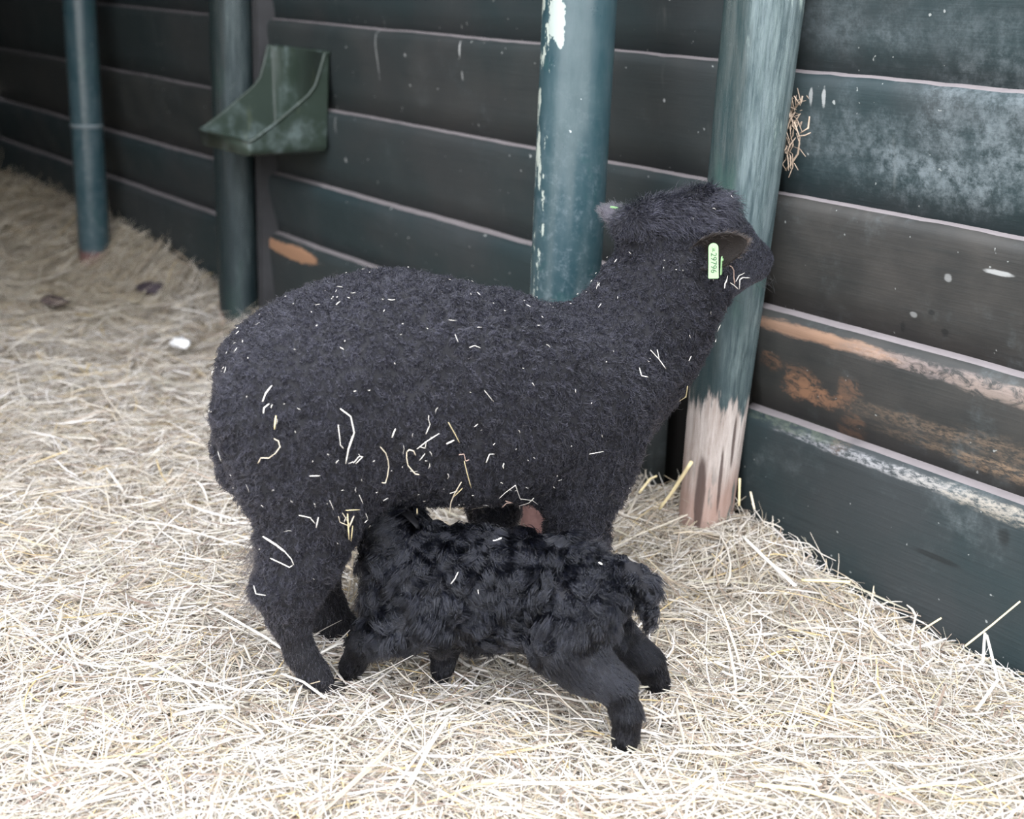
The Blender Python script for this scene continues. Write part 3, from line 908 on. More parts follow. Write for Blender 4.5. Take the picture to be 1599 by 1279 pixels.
def ear_mesh(B, T, nrm, hwid, depth, name, parent, frame, origin, mats):
    """cupped leaf from base B to tip T; nrm is the way the hollow faces"""
    B, T = np.asarray(B, float), np.asarray(T, float)
    ax = T - B; nrm = tang(np.asarray(nrm, float)[None], unit(ax)[None])[0]
    vd = np.cross(nrm, unit(ax))
    ns, nt = 16, 13
    s = np.linspace(0, 1, ns)[:, None]; t = np.linspace(-1, 1, nt)[None]
    w = hwid * np.interp(s, [0, .12, .3, .55, .8, .93, 1], [.55, .72, .95, 1, .72, .40, .03])
    d = depth * np.interp(s, [0, .3, .7, 1], [1.25, 1.0, .6, .1])
    P = B + s[..., None] * ax + (t * w)[..., None] * vd + (((t ** 2) - 1) * d)[..., None] * nrm + (s ** 2 * .006)[..., None] * nrm
    th = .0022 * (1.15 - t ** 2 * .8) + 0 * s
    front = P + (th)[..., None] * nrm; back = P - (th)[..., None] * nrm
    V = np.concatenate([front.reshape(-1, 3), back.reshape(-1, 3)]); n = ns * nt; F = []
    for i in range(ns - 1):
        for j in range(nt - 1):
            q = (i * nt + j, i * nt + j + 1, (i + 1) * nt + j + 1, (i + 1) * nt + j)
            F.append(q); F.append(tuple(n + k for k in q[::-1]))
    for i in range(ns - 1):
        for j in (0, nt - 1):
            q = (i * nt + j, (i + 1) * nt + j, n + (i + 1) * nt + j, n + i * nt + j)
            F.append(q if j == 0 else q[::-1])
    for i in (0, ns - 1):
        for j in range(nt - 1):
            q = (i * nt + j, n + i * nt + j, n + i * nt + j + 1, i * nt + j + 1)
            F.append(q if i == 0 else q[::-1])
    Wv = frame.world(V) - origin
    o = mesh_obj(name, Wv, F, mats, parent)
    return o, P, nrm
# viewing-side direction in ewe axes
def toward_cam(p, frame):
    w = frame.world(np.asarray(p)[None])[0]; d = unit(CAM - w)
    return np.array([d @ frame.e, d @ frame.n, d[2]])
M_EARIN = flat_material('brown_black_ear', (0.009, 0.007, 0.006), .7, .2)
M_EAROUT = flat_material('grey_black_ear_back', (0.060, 0.056, 0.068), .6, .3)
eb, et = L(1076, 408, .064), L(1165, 374, .100)
tc = toward_cam(eb, EW)
ear1, EP1, en1 = ear_mesh(eb, et, tc + np.array([0.1, 0, -.30]), .0265, .015, 'ear', ewe, EW, EW.O, [M_EARIN])
eb2, et2 = L(1004, 352, -.045), L(937, 324, -.105)
ear2, EP2, en2 = ear_mesh(eb2, et2, np.array([.75, -.1, -.6]), .0215, .012, 'ear', ewe, EW, EW.O, [M_EAROUT])
ear1['label'] = 'brown-black near ear seen from its hollow side'
ear2['label'] = 'far ear seen from its grey back'
def ear_fuzz(ear, EP, nr, col, seed):
    q = EP.reshape(-1, 3); m_ = 1500
    i = rng.integers(0, 15, m_); j = rng.integers(0, 12, m_); a, b = rng.random(m_)[:, None], rng.random(m_)[:, None]
    P = (EP[i, j] * (1 - a) + EP[i + 1, j] * a) * (1 - b) + (EP[i, j + 1] * (1 - a) + EP[i + 1, j + 1] * a) * b
    s = np.where(rng.random(m_) < .5, 1, -1)[:, None]
    nn = np.repeat(nr[None], m_, 0) * s
    ax = unit(EP[-1, 6] - EP[0, 6])
    T = tang(ax + .35 * rng.normal(size=(m_, 3)), nn)
    C = hair(P + nn * .0012, nn, T, .006 + .006 * rng.random(m_), .4, 4)
    curves_obj('ear_hair', EW.world(C) - EW.O, np.array([.0002, .0002, .00015, .00005]), hair_material('ear_fibre', *col, .4, .5), ear)
ear_fuzz(ear1, EP1, en1, ((0.007, 0.0055, 0.005), (0.050, 0.036, 0.029)), 1)
ear_fuzz(ear2, EP2, en2, ((0.030, 0.028, 0.032), (0.09, 0.085, 0.10)), 2)

M_TAG = flat_material('pale_green_plastic', (0.23, 0.40, 0.19), .45, .4, 40, .05)
M_INK = flat_material('dark_tag_print', (0.03, 0.05, 0.035), .6, .2)
def tag_plate(name, parent, c, up, rt, wid, hgt, text=None, thick=.0016):
    """flat tag: rounded top at c, hanging along -up; printing reads downwards"""
    up = unit(np.asarray(up, float)); rt = unit(rt - (rt @ up) * up); nr = -np.cross(rt, up)      # the ewe's u-w-z axes are left-handed
    out = [(wid / 2 * math.cos(a), wid / 2 * math.sin(a) - wid / 2) for a in np.linspace(math.pi, 0, 11)]
    out += [(wid / 2, -hgt * .55), (wid / 2 + .0004, -hgt + .001), (wid / 2 - .001, -hgt), (-wid / 2 + .001, -hgt), (-wid / 2 - .0004, -hgt + .001), (-wid / 2, -hgt * .55)]
    k = len(out); mb = MB()
    V = [c + rt * x + up * y + nr * thick / 2 for x, y in out] + [c + rt * x + up * y - nr * thick / 2 for x, y in out]
    F = [tuple(range(k))[::-1], tuple(range(k, 2 * k))] + [(i, (i + 1) % k, k + (i + 1) % k, k + i) for i in range(k)]
    mb.add(V, F, 0)
    # pin head that holds it
    Vp, Fp = tube_mesh([c - up * wid * .42 + nr * .0, c - up * wid * .42 + nr * .0022], [.0022, .0020], 10); mb.add(Vp, Fp, 0)
    if text:
        for (s, size, off) in text:
            cu = bpy.data.curves.new('print', 'FONT'); cu.body = s; cu.size = size; cu.extrude = .00008
            cu.align_x = 'LEFT'; cu.align_y = 'CENTER'
            to = bpy.data.objects.new('print', cu); COL.objects.link(to)
            me = bpy.data.meshes.new_from_object(to.evaluated_get(bpy.context.evaluated_depsgraph_get()))
            # text x runs down the tag, text top points right
            V = [c - up * (off + v.co.x) + rt * v.co.y + nr * (thick / 2 + .00012 + v.co.z) for v in me.vertices]
            mb.add(np.array(V), [tuple(p.vertices) for p in me.polygons], 1)
            bpy.data.objects.remove(to); bpy.data.curves.remove(cu); bpy.data.meshes.remove(me)
    wv = [np.concatenate(mb.V)]; 
    W = EW.world(wv[0]) - EW.O
    o = mesh_obj(name, W, mb.F, [M_TAG, M_INK], parent, False, mb.M)
    return o
def cam_axes(frame):
    f = lambda v: np.array([v @ frame.e, v @ frame.n, v[2]])
    return f(R[0]), f(R[1]), f(-R[2])
CR, CU, CB = cam_axes(EW)
mid = EP1[7, 6] + en1 * .008
c1 = L(1114, 379.5, mid[1] + .016)
tg = tag_plate('ear_tag', ear1, c1, CU + .12 * CB - .02 * CR, CR, .0142, .0505, [('NL', .0060, .0055), ('29796', .0118, .0135)])
tg['label'] = 'pale green ear tag printed 29796'
c2 = L(1127.5, 400, mid[1] + .006)
tg2 = tag_plate('ear_tag', ear1, c2, np.array([0, 0, 1.0]) + .04 * CR * -1, CR * .25 + CB * -.95, .0125, .027, None)
c3 = EP2[8, 5] - en2 * .004
ta, tb = L(955, 323, EP2[9, 6][1] + .015), L(999, 332, EP2[2, 6][1] + .045)
tg3 = tag_plate('ear_tag', ear2, ta, ta - tb, unit(np.cross(ta - tb, CU)), .012, float(np.linalg.norm(tb - ta)), None, .0026)
# eyes
M_EYE = flat_material('dark_amber_eye', (0.035, 0.022, 0.012), .08, .6)
for (px, py, w_) in ((1124, 366, .030), (1124, 366, -.052)):
    p = L(px, py, w_)
    mb = MB()
    V = []; ns, nr_ = 14, 9
    for i in range(nr_):
        ph = math.pi * (i + .5) / nr_
        V += [(.0105 * math.sin(ph) * math.cos(t), .0105 * math.sin(ph) * math.sin(t), .0105 * math.cos(ph)) for t in np.arange(ns) * 2 * np.pi / ns]
    F = [(i * ns + j, (i + 1) * ns + j, (i + 1) * ns + (j + 1) % ns, i * ns + (j + 1) % ns) for i in range(nr_ - 1) for j in range(ns)]
    F += [tuple(range(ns))[::-1], tuple((nr_ - 1) * ns + j for j in range(ns))]
    o = mesh_obj('eye', np.array(V), F, M_EYE, ewe)
    o.location = EW.world(p[None])[0] - EW.O

# ------------------------------------------------------------------ the lamb
LB = Frame((-1.101, -.574, 0), (-.759, -.651, 0), (.651, -.759, 0))
K = LB.loc
S2 = SDF((-.16, -.13, -.01), (.50, .16, .36), .0034)
ew2lb = lambda q: (lambda d: np.array([d @ LB.e, d @ LB.n, d[2]]))(EW.world(np.asarray(q, float)[None])[0] - LB.O)
TR = [K(640, 915), K(700, 918), K(770, 925), K(850, 932), K(905, 925), K(935, 918)]
S2.chain(TR, [.060, .071, .070, .066, .056, .034], .03, .84)
S2.chain([K(650, 890, 0), K(628, 848, -.015), K(616, 815, -.035)], [.052, .040, .036], .03)
muz = ew2lb((.035, .005, .262))
S2.chain([K(616, 815, -.035), K(598, 806, -.045), muz], [.035, .030, .017], .015)
# near hind leg: thigh forward, hock back, shank down
HNl = [K(905, 955, .040), K(882, 1005, .052), K(915, 1042, .060), K(962, 1072, .072), K(979, 1115, .078), K(977, 1152, .080), K(972, 1166, .080)]
S2.chain(HNl, [.052, .044, .032, .0215, .0155, .013, .0115], .02)
HFl = [K(925, 950, -.035), K(945, 985, -.040), K(985, 1015, -.050), K(1012, 1035, -.055), K(1024, 1060, -.058), K(1030, 1072, -.058)]
S2.chain(HFl, [.045, .033, .0225, .0185, .0145, .012], .018)
FNl = [K(665, 955, .040), K(632, 985, .045), K(592, 995, .040), K(566, 1008, .035), K(552, 1035, .025), K(540, 1058, .018)]
S2.chain(FNl, [.038, .029, .021, .0185, .0145, .012], .015)
FFl = [K(690, 970, -.030), K(693, 1010, -.028), K(692, 1040, -.022), K(684, 1062, -.018)]
S2.chain(FFl, [.034, .0185, .0125, .0115], .015)
TL = [K(935, 893, 0), K(962, 888, 0), K(990, 892, .002), K(1007, 914, .004), K(1011, 945, .004), K(1018, 972, .004)]
S2.chain(TL, [.016, .010, .0115, .0125, .0115, .005], .008)
V2, Q2 = S2.mesh(); N2 = vnormals(V2, Q2)
V2 = V2 + N2 * (vnoise(V2 * 45) * .003 * np.clip((V2[:, 2] - .10) / .05, 0, 1))[:, None]
N2 = vnormals(V2, Q2)
lamb = mesh_obj('lamb', LB.world(V2) - LB.O, Q2, [M_SKIN])
lamb.location = LB.O
tag(lamb, 'small curly black lamb with stretched legs, suckling under the black ewe', 'lamb')
LBV, LBQ = LB.world(V2), Q2

def lamb_coat():
    n = 80000
    P, Nn = sample(V2, Q2, N2, n)
    ng = 1150
    GP, GN = sample(V2, Q2, N2, ng)
    gi = nearest(P, GP)
    trunk_lo = .105
    # distance from trunk axis tells body from legs
    axp = np.array(TR); 
    def dist_chain(p, C):
        best = np.full(len(p), 9.0)
        for i in range(len(C) - 1):
            ab = C[i + 1] - C[i]; t = np.clip(((p - C[i]) @ ab) / (ab @ ab), 0, 1)
            best = np.minimum(best, np.linalg.norm(p - C[i] - t[:, None] * ab, axis=1))
        return best
    db = dist_chain(GP, axp)
    tail = dist_chain(GP, np.array(TL[1:])) < .024
    head = dist_chain(GP, np.array([K(616, 815, -.035), muz])) < .040
    bodyw = np.clip((.098 - db) / .02, 0, 1) * np.clip((GP[:, 2] - .075) / .05, 0, 1)
    bodyw = np.where(head, .25, bodyw); bodyw = np.where(tail, .42, bodyw)
    rump = np.clip((TR[4][0] + .012 - GP[:, 0]) / .03, 0, 1) * (~tail); bodyw = bodyw * (1 - .45 * rump)
    # comb: towards the tail and down, swirling on the body
    sw = np.stack([vnoise(GP * 19), vnoise(GP * 19 + 31), vnoise(GP * 19 + 57)], -1) + .16 * rng.normal(size=(ng, 3))
    GT = tang(np.array([-.62, 0, -.55]) + sw * 1.5 * bodyw[:, None], GN)
    legdir = np.zeros_like(GP); bestd = np.full(ng, 9.0)
    for C in (HNl, HFl, FNl, FFl):
        for i in range(len(C) - 1):
            ab = C[i + 1] - C[i]; t = np.clip(((GP - C[i]) @ ab) / (ab @ ab), 0, 1)
            d = np.linalg.norm(GP - C[i] - t[:, None] * ab, axis=1)
            k = d < bestd; legdir[k] = unit(ab); bestd = np.minimum(bestd, d)
    GT2 = tang(legdir + np.array([0, 0, -.35]), GN)
    GT = tang(GT * bodyw[:, None] + GT2 * (1 - bodyw)[:, None], GN)
    tdir = np.zeros_like(GP); tdir[:] = unit(TL[-1] - TL[3])
    GT = np.where((tail & (GP[:, 2] < TL[3][2] + .01))[:, None], tang(tdir, GN), GT)
    bw = bodyw[gi]; T = GT[gi]
    low = np.clip((.10 - P[:, 2]) / .08, 0, 1)
    Ln = bw * .031 + (1 - bw) * (.011 - .005 * low)
    Ln = Ln * (.7 + .6 * rng.random(ng))[gi] * (.85 + .3 * rng.random(n))
    lift = bw * (.16 + .42 * rng.random(ng))[gi] + (1 - bw) * .20
    curl = bw * .0062 * (.5 + rng.random(ng))[gi]
    ph = (rng.random(ng) * 6.28)[gi] + .35 * rng.normal(size=n)
    wv = (.7 + .6 * rng.random(ng))[gi]
    C = hair(P, Nn, T, Ln, lift, 9, curl, wv, ph, None, 0, .10)
    t = np.linspace(0, 1, 9)[None, :, None]
    C = C + (GP[gi] - P)[:, None] * (bw * .48)[:, None, None] * np.minimum(1, t * 1.6) ** .9
    rad = np.array([.00042, .00042, .00042, .00040, .00038, .00034, .00028, .0002, .00006]) * (.6 + .8 * rng.random((n, 1)))
    curves_obj('coat', LB.world(C) - LB.O, rad, hair_material('black_lamb_hair', (0.002, 0.0022, 0.003), (0.010, 0.011, 0.017), .15, .32, 1.36), lamb)
lamb_coat()
for p, f, s in ((HNl[-1], (.15, -1), .0125), (HFl[-1], (.35, -.9), .0115), (FNl[-1], (-.8, -.5), .012), (FFl[-1], (-.6, -.6), .0115)):
    hoof(lamb, LB, p, f, s, LB.O, .0)
# lamb ears, laid back on the neck
M_LEAR = flat_material('black_lamb_ear', (0.004, 0.004, 0.005), .7, .2)
for w_, sx in ((.0, 1), (-.07, -1)):
    ear_mesh(K(632, 808, w_), K(655, 818, w_ + .028 * sx), np.array([0, .8 * sx, -.5]), .013, .006, 'ear', lamb, LB, LB.O, [M_LEAR])

# ------------------------------------------------------------------ straw bedding
PALETTE = np.array([(0.80, 0.745, 0.67), (0.72, 0.65, 0.55), (0.84, 0.80, 0.765), (0.66, 0.555, 0.41), (0.56, 0.525, 0.42), (0.48, 0.39, 0.315), (0.74, 0.57, 0.30), (0.28, 0.21, 0.17)])
PPROB = np.array([.26, .22, .16, .11, .07, .09, .03, .06])

def straw_mesh(cx, cy, n, Lr, Wr, tilt, lay, col_jit=.05, wide=1.0, lift=0.0):
    az = rng.random(n) * 2 * np.pi
    az = az + .9 * n2(cx, cy, 1.7, 3.0)
    L_ = Lr[0] + (Lr[1] - Lr[0]) * rng.random(n) ** 2.2
    W_ = Wr[0] + (Wr[1] - Wr[0]) * rng.random(n) ** 1.8
    far = np.clip((-cx - 2.8) / 2.0, 0, 1); L_ = L_ * (1 + .6 * far); W_ = W_ * (1 + .5 * far)
    cv = rng.normal(size=n) * .20; kink = np.where(rng.random(n) < .22, rng.normal(size=n) * .6, 0); kp = rng.random(n) * .6 - .3
    tl = rng.normal(size=n) * tilt
    ns = 6
    s = np.linspace(-.5, .5, ns)[None]
    ang = az[:, None] + cv[:, None] * s * 2 + kink[:, None] * (s > kp[:, None])
    st = L_[:, None] / (ns - 1)
    dx = np.cos(ang) * st; dy = np.sin(ang) * st
    X = np.cumsum(dx, 1); Y = np.cumsum(dy, 1)
    X += (cx - X.mean(1))[:, None]; Y += (cy - Y.mean(1))[:, None]
    Yc = np.minimum(Y, -.032)
    Z = ground(X, Yc) + (lay[0] + (lay[1] - lay[0]) * rng.random(n) ** 1.3)[:, None] + L_[:, None] * s * tl[:, None] \
        + (rng.normal(size=n) * .10 * L_)[:, None] * (.25 - s * s) * .8 + lift
    C = np.stack([X, Yc, Z], -1)
    T = unit(np.gradient(C, axis=1))
    up = np.zeros_like(C); up[..., 2] = 1
    A = unit(np.cross(T, up)); B = np.cross(A, T)
    ro = (rng.normal(size=n) * .7)[:, None, None]
    S_ = A * np.cos(ro) + B * np.sin(ro); U = -A * np.sin(ro) + B * np.cos(ro)
    tp = np.array([.6, 1, 1, 1, .95, .5])[None, :, None]
    w = W_[:, None, None] * tp * .5 * wide
    w = w * .85
    V = np.stack([C - S_ * w - U * w * .15, C + U * w * .55, C + S_ * w - U * w * .15], 2)        # n, ns, 3, 3
    base = (np.arange(n) * ns * 3)[:, None, None]
    i = np.arange(ns - 1)[None, :, None]; j = np.arange(2)[None, None]
    a = base + i * 3 + j
    F = np.stack([a, a + 1, a + 4, a + 3], -1).reshape(-1, 4)
    ci = rng.choice(len(PALETTE), n, p=PPROB)
    c = PALETTE[ci] * .77 * (1 + (col_jit + .16 * far[:, None]) * rng.normal(size=(n, 1)))
    dirt_falloff = np.clip(n2(cx, cy, 1.3, 9.0) * 1.2 + .1, 0, 1)[:, None] * .30 + np.clip((-cx - 3.0) / 2.0, 0, 1)[:, None] * .55  # random soiling, plus light falloff at far left painted into the straw colour
    c = c * (1 - dirt_falloff) + np.array([[.36, .295, .19]]) * dirt_falloff
    c = np.repeat(np.clip(c, .02, .93)[:, None], ns * 3, 1).reshape(-1, 3)
    return V.reshape(-1, 3), F, c

def scatter(n, near):
    """ground points, thinner with distance from where people stand"""
    out = []
    while sum(len(o) for o in out) < n:
        x = rng.uniform(-6.0, .2, 200000); y = rng.uniform(-2.3, -.03, 200000)
        d = np.hypot(x - CAM[0], y - CAM[1])
        p = np.clip((near / d) ** 2.0, 0, 1)
        rel = np.stack([x - CAM[0], y - CAM[1], np.full_like(x, -CAM[2])], -1) @ R.T
        zz = np.maximum(rel[:, 2], .2)
        exc = np.maximum(np.abs(rel[:, 0] / zz) - .42, 0) + np.maximum(np.abs(rel[:, 1] / zz) - .34, 0) + (rel[:, 2] < .2)
        p = p * (.16 + .84 * np.exp(-(exc / .22) ** 2))
        k = rng.random(200000) < p
        out.append(np.stack([x[k], y[k]], 1))
    return np.concatenate(out)[:n]

VS, FS, CS = [], [], []; nv = 0
for (n, Lr, Wr, tilt, lay, wide) in [(82000, (.02, .10), (.0012, .0034), .12, (-.008, .006), 1.0),
                                     (72000, (.02, .12), (.0009, .0028), .18, (0, .016), 1.0),
                                     (17000, (.04, .20), (.0013, .0042), .18, (.004, .024), 1.0),
                                     (900, (.08, .26), (.002, .0062), .22, (.010, .030), 1.0)]:
    pts = scatter(n, 1.35)
    V_, F_, C_ = straw_mesh(pts[:, 0], pts[:, 1], n, Lr, Wr, tilt, lay, wide=wide)
    VS.append(V_); FS.append(F_ + nv); CS.append(C_); nv += len(V_)
# ragged ends sticking up along the wall, heaps and around the feet of the posts
nx_ = 1500
xw = np.concatenate([rng.uniform(-5.6, -3.3, 700), rng.uniform(-3.3, -.7, 500), rng.normal(-1.45, .16, 300)])
yw = -.035 - np.abs(rng.normal(size=nx_)) * .07
V_, F_, C_ = straw_mesh(xw, yw, nx_, (.04, .13), (.0013, .0036), .36, (.0, .028))
VS.append(V_); FS.append(F_ + nv); CS.append(C_); nv += len(V_)
straw = mesh_obj('straw_bedding', np.concatenate(VS), np.concatenate(FS), [M_STRAW], None, True, None, np.concatenate(CS))
tag(straw, 'pale loose straw bedding spread over the whole pen floor', 'straw', kind='stuff')

# ------------------------------------------------------------------ straw caught in the fleece
bvh_e = BVHTree.FromPolygons([tuple(v) for v in EWV], [tuple(int(i) for i in q) for q in EWQ])
bvh_l = BVHTree.FromPolygons([tuple(v) for v in LBV], [tuple(int(i) for i in q) for q in LBQ])
def on_fleece(px, py, bv, off):
    d = unit(ray(px, py))
    h = bv.ray_cast(Vector(CAM), Vector(d))
    if h[0] is None: return None
    n = np.array(h[1]); n = n if n @ d < 0 else -n
    return np.array(h[0]) + n * off
def straw_piece(pts, wpx, mat=None, bv=bvh_e, off=.0095, flat=.4, name='straw_piece'):
    """a stalk following points on the wool; straight between them"""
    q = []
    for (x, y) in pts:
        p = on_fleece(x, y, bv, off)
        if p is None:      # the stalk sticks out past the edge of the wool: keep the depth of the nearest wool
            for k in range(1, 40):
                for ox, oy in ((0, -k), (-k, -k), (k, -k), (-k, 0)):
                    p = on_fleece(x + ox, y + oy, bv, off)
                    if p is not None: break
                if p is not None:
                    d = ray(x, y); p = CAM + d * ((p - CAM) @ R[2]); break
        if p is not None: q.append(p)
    q = np.array(q)
    t = np.linspace(0, len(q) - 1, (len(q) - 1) * 3 + 1)
    P = np.stack([np.interp(t, np.arange(len(q)), q[:, k]) for k in range(3)], 1)
    d = (P[0] - CAM) @ R[2]
    r = max(wpx * d / FPX * .5, .0005)
    c = P.mean(0)
    rr = np.full(len(P), r); rr[0] *= .7; rr[-1] *= .6
    V, F = tube_mesh(P - c, rr, 6, flat)
    o = mesh_obj(name, V, F, mat or M_STALKW)
    o.location = c
    return o
a2 = lambda L_: [(400 + x / 3.198, 600 + y / 3.198) for x, y in L_]
a5 = lambda L_: [(310 + x / 2.024, 380 + y / 2.024) for x, y in L_]
a6 = lambda L_: [(370 + x / 2.284, 760 + y / 2.284) for x, y in L_]
a7 = lambda L_: [(1080 + x / 12.79, 350 + y / 12.79) for x, y in L_]
GE = "straw caught in the ewe's fleece"
BITS = [
 (a2([(418,115),(465,155),(475,230),(455,310),(438,388)]), 3.0, 1, "longest bent white straw stalk hanging on the ewe's flank above the thigh"),
 (a2([(403,202),(406,250),(410,285),(425,305)]), 1.9, 1, "thin straw stalk just left of the long bent white stalk on the ewe"),
 (a2([(30,375),(35,352),(75,355),(108,335),(127,310),(120,280),(98,268)]), 1.9, 0, "hook-shaped straw blade on the ewe's rump"),
 (a2([(103,155),(92,210)]), 3.2, 2, "short golden straw stub on the ewe's rump above the hooked blade"),
 (a2([(80,10),(60,30),(52,50),(48,85)]), 1.6, 1, "thin curved straw at the upper rump of the ewe"),
 (a2([(72,98),(50,118),(48,148)]), 2.2, 1, "small bent white straw chip on the upper rump below the curved straw"),
 (a2([(613,297),(640,325),(655,360),(655,390),(642,440),(632,478),(618,478)]), 2.2, 0, "long curved straw with a hooked lower end, in front of the ewe's thigh"),
 (a2([(788,335),(780,312),(757,303),(735,320),(742,350),(755,385),(780,425),(803,430)]), 2.6, 0, "cane-shaped hooked straw on the middle of the ewe's belly side"),
 (a2([(793,303),(845,270),(905,235)]), 1.7, 1, "straight thin straw slanting up beside the cane-shaped hook"),
 (a2([(845,270),(842,303),(808,293)]), 1.4, 1, "tiny folded straw crossing the slanting straw by the cane-shaped hook"),
 (a2([(948,183),(975,230),(1003,275)]), 1.9, 2, "straight tan straw slanting down on the ewe's side"),
 (a2([(935,277),(970,260)]), 3.0, 1, "short thick white straw chip beside the slanting tan straw"),
 (a2([(850,150),(848,165),(858,185),(838,235)]), 1.2, 1, "hair-thin wavy straw above the slanting straw on the ewe's side"),
 (a2([(685,213),(672,250)]), 1.8, 1, "short white straw bit alone on the ewe's flank"),
 (a2([(840,330),(812,362)]), 1.8, 1, "short white straw bit right of the cane-shaped hook"),
 (a2([(1140,370),(1148,330),(1172,330)]), 1.5, 1, "small angular straw bracket on the ewe's lower side"),
 (a2([(1222,372),(1212,388),(1216,405)]), 2.5, 1, "short curved white chip on the ewe's lower side towards the foreleg"),
 (a2([(1020,370),(1045,420),(1065,490)]), 1.9, 2, "tan straw running down the ewe's belly wool"),
 (a2([(1000,335),(1020,332),(1030,370),(1050,360)]), 1.5, 3, "crumpled brownish straw at the top of the belly tangle"),
 (a2([(963,665),(970,560),(985,520),(1015,460)]), 1.7, 0, "long thin straw hanging from the ewe's belly below the tangle"),
 (a2([(985,530),(1028,488)]), 2.0, 2, "short tan straw crossing the long belly straw"),
 (a2([(960,515),(1000,505)]), 1.6, 1, "short level straw crossing the long belly straw"),
 (a2([(1200,540),(1240,510),(1280,480),(1310,540),(1370,550),(1405,568)]), 1.7, 1, "branching straw peak at the front of the ewe's belly"),
 (a2([(1295,610),(1310,575),(1360,560),(1382,535)]), 1.7, 1, "curved straw sprig below the branching straw peak"),
 (a2([(1220,610),(1230,580),(1245,560),(1275,560),(1240,550)]), 2.0, 3, "pinkish looped straw at the ewe's belly line"),
 (a2([(1095,622),(1175,605)]), 1.7, 0, "nearly level thin straw along the ewe's belly line"),
 (a2([(805,668),(803,620)]), 3.8, 2, "stubby yellow straw pointing down from the belly line"),
 (a2([(445,625),(440,755)]), 3.6, 2, "thick golden stalk in the straw bundle on the ewe's thigh"),
 (a2([(475,635),(440,700)]), 2.2, 0, "slanting stalk leaning across the golden bundle on the thigh"),
 (a2([(465,690),(450,760)]), 2.4, 2, "short golden stalk at the foot of the thigh bundle"),
 (a2([(420,620),(455,690)]), 1.7, 0, "thin stalk at the top left of the thigh bundle"),
 (a2([(400,640),(405,670),(440,690)]), 1.7, 0, "bent thin straw left of the golden thigh bundle"),
 (a2([(304,645),(297,700)]), 2.8, 1, "upright white chip on the ewe's thigh"),
 (a2([(215,630),(260,645),(290,680)]), 1.9, 1, "curved straw leading to the upright white chip on the thigh"),
 (a2([(435,607),(500,602)]), 1.6, 2, "level straw lying above the golden thigh bundle"),
 (a2([(267,449),(312,445)]), 1.8, 1, "short level white straw on the upper thigh"),
 (a2([(358,560),(375,605)]), 1.4, 1, "short thin straw between the upper thigh straws"),
 (a2([(500,540),(518,575)]), 1.5, 1, "short thin straw at the front edge of the thigh"),
 (a2([(533,620),(537,655),(515,678)]), 1.3, 1, "thin bent straw at the front of the thigh beside the bundle"),
 (a2([(478,375),(500,345),(525,345),(490,378)]), 1.6, 1, "small folded straw loop right of the long bent stalk"),
 (a6([(112,170),(150,196),(180,220)]), 4.2, 1, "broad white straw blade above the ewe's hock"),
 (a6([(180,220),(198,240),(208,265),(195,278),(165,260),(133,243)]), 2.2, 1, "curled straw tail below the broad blade above the hock"),
 (a6([(78,360),(85,380),(115,388)]), 1.8, 1, "short bent straw at the back of the hock"),
 (a5([(1412,345),(1440,372),(1462,400)]), 2.4, 1, "white straw slanting on the base of the ewe's neck"),
 (a5([(1435,340),(1440,366)]), 1.9, 1, "short straw crossing the slanting straw on the neck base"),
 (a5([(1378,397),(1385,422),(1405,427)]), 2.2, 1, "small angular white chip on the shoulder below the neck"),
 (a5([(1222,655),(1272,647)]), 1.4, 1, "thin level straw above the ewe's foreleg"),
 (a5([(893,462),(918,500)]), 1.0, 1, "hair-thin straw slanting on the ewe's upper side"),
 (a5([(845,340),(860,336),(885,345)]), 1.1, 1, "thin bent straw high on the ewe's side below the back"),
 (a5([(235,450),(215,475),(210,500)]), 1.2, 1, "fine curved straw high on the rump"),
 (a7([(530,1279),(540,1180),(590,1090),(605,1000)]), 2.2, 1, "white straw hanging under the ear tag"),
 (a7([(640,830),(695,825),(730,900),(735,980),(735,1060),(760,1180)]), 2.2, 3, "jointed pinkish straw in the ewe's beard beside the tag"),
 (a7([(660,1135),(745,1200),(830,1270)]), 2.6, 1, "thick straw slanting down in the ewe's beard"),
 (a7([(850,1270),(865,1090),(920,1040),(1065,1040)]), 2.0, 1, "bent straw pointing forward along the ewe's jaw"),
 (a7([(780,1130),(850,1010),(960,945)]), 1.1, 1, "hair-thin straw rising along the ewe's jaw"),
]
SM = {0: M_STALK, 1: M_STALKW, 2: flat_material('golden_straw_stalk', (0.74, 0.62, 0.36), .55, .35, 25, .15), 3: flat_material('pinkish_straw_stalk', (0.62, 0.44, 0.36), .55, .35, 25, .2)}
for pts, w, k, lab in BITS:
    tag(straw_piece(pts, w, SM[k], flat=.55), lab, 'straw', GE)
o = straw_piece(a2([(1155,745),(1152,715),(1150,690)]), 2.8, SM[0])
tag(o, "pale straw stub stuck on the ewe's far foreleg", 'straw', GE)
o = straw_piece(a5([(1530,440),(1524,475),(1510,505)]), 2.0, SM[2])
tag(o, "yellowish straw dangling at the front edge of the ewe's chest", 'straw', GE)
for pts, w, lab in [(a6([(912,222),(930,218),(943,213)]), 3.2, "white straw chip lying on the lamb's back"),
                    (a6([(1283,296),(1292,300)]), 4.5, "tiny white fluff on the lamb's rump at the tail"),
                    (a6([(780,345),(792,330),(800,312)]), 1.2, "thin straw fibre on the lamb's side"),
                    (a6([(866,362),(870,380)]), 1.3, "tiny straw fibre in the curls of the lamb's flank")]:
    tag(straw_piece(pts, w, M_STALKW, bvh_l, .016), lab, 'straw', "straw caught in the lamb's coat")

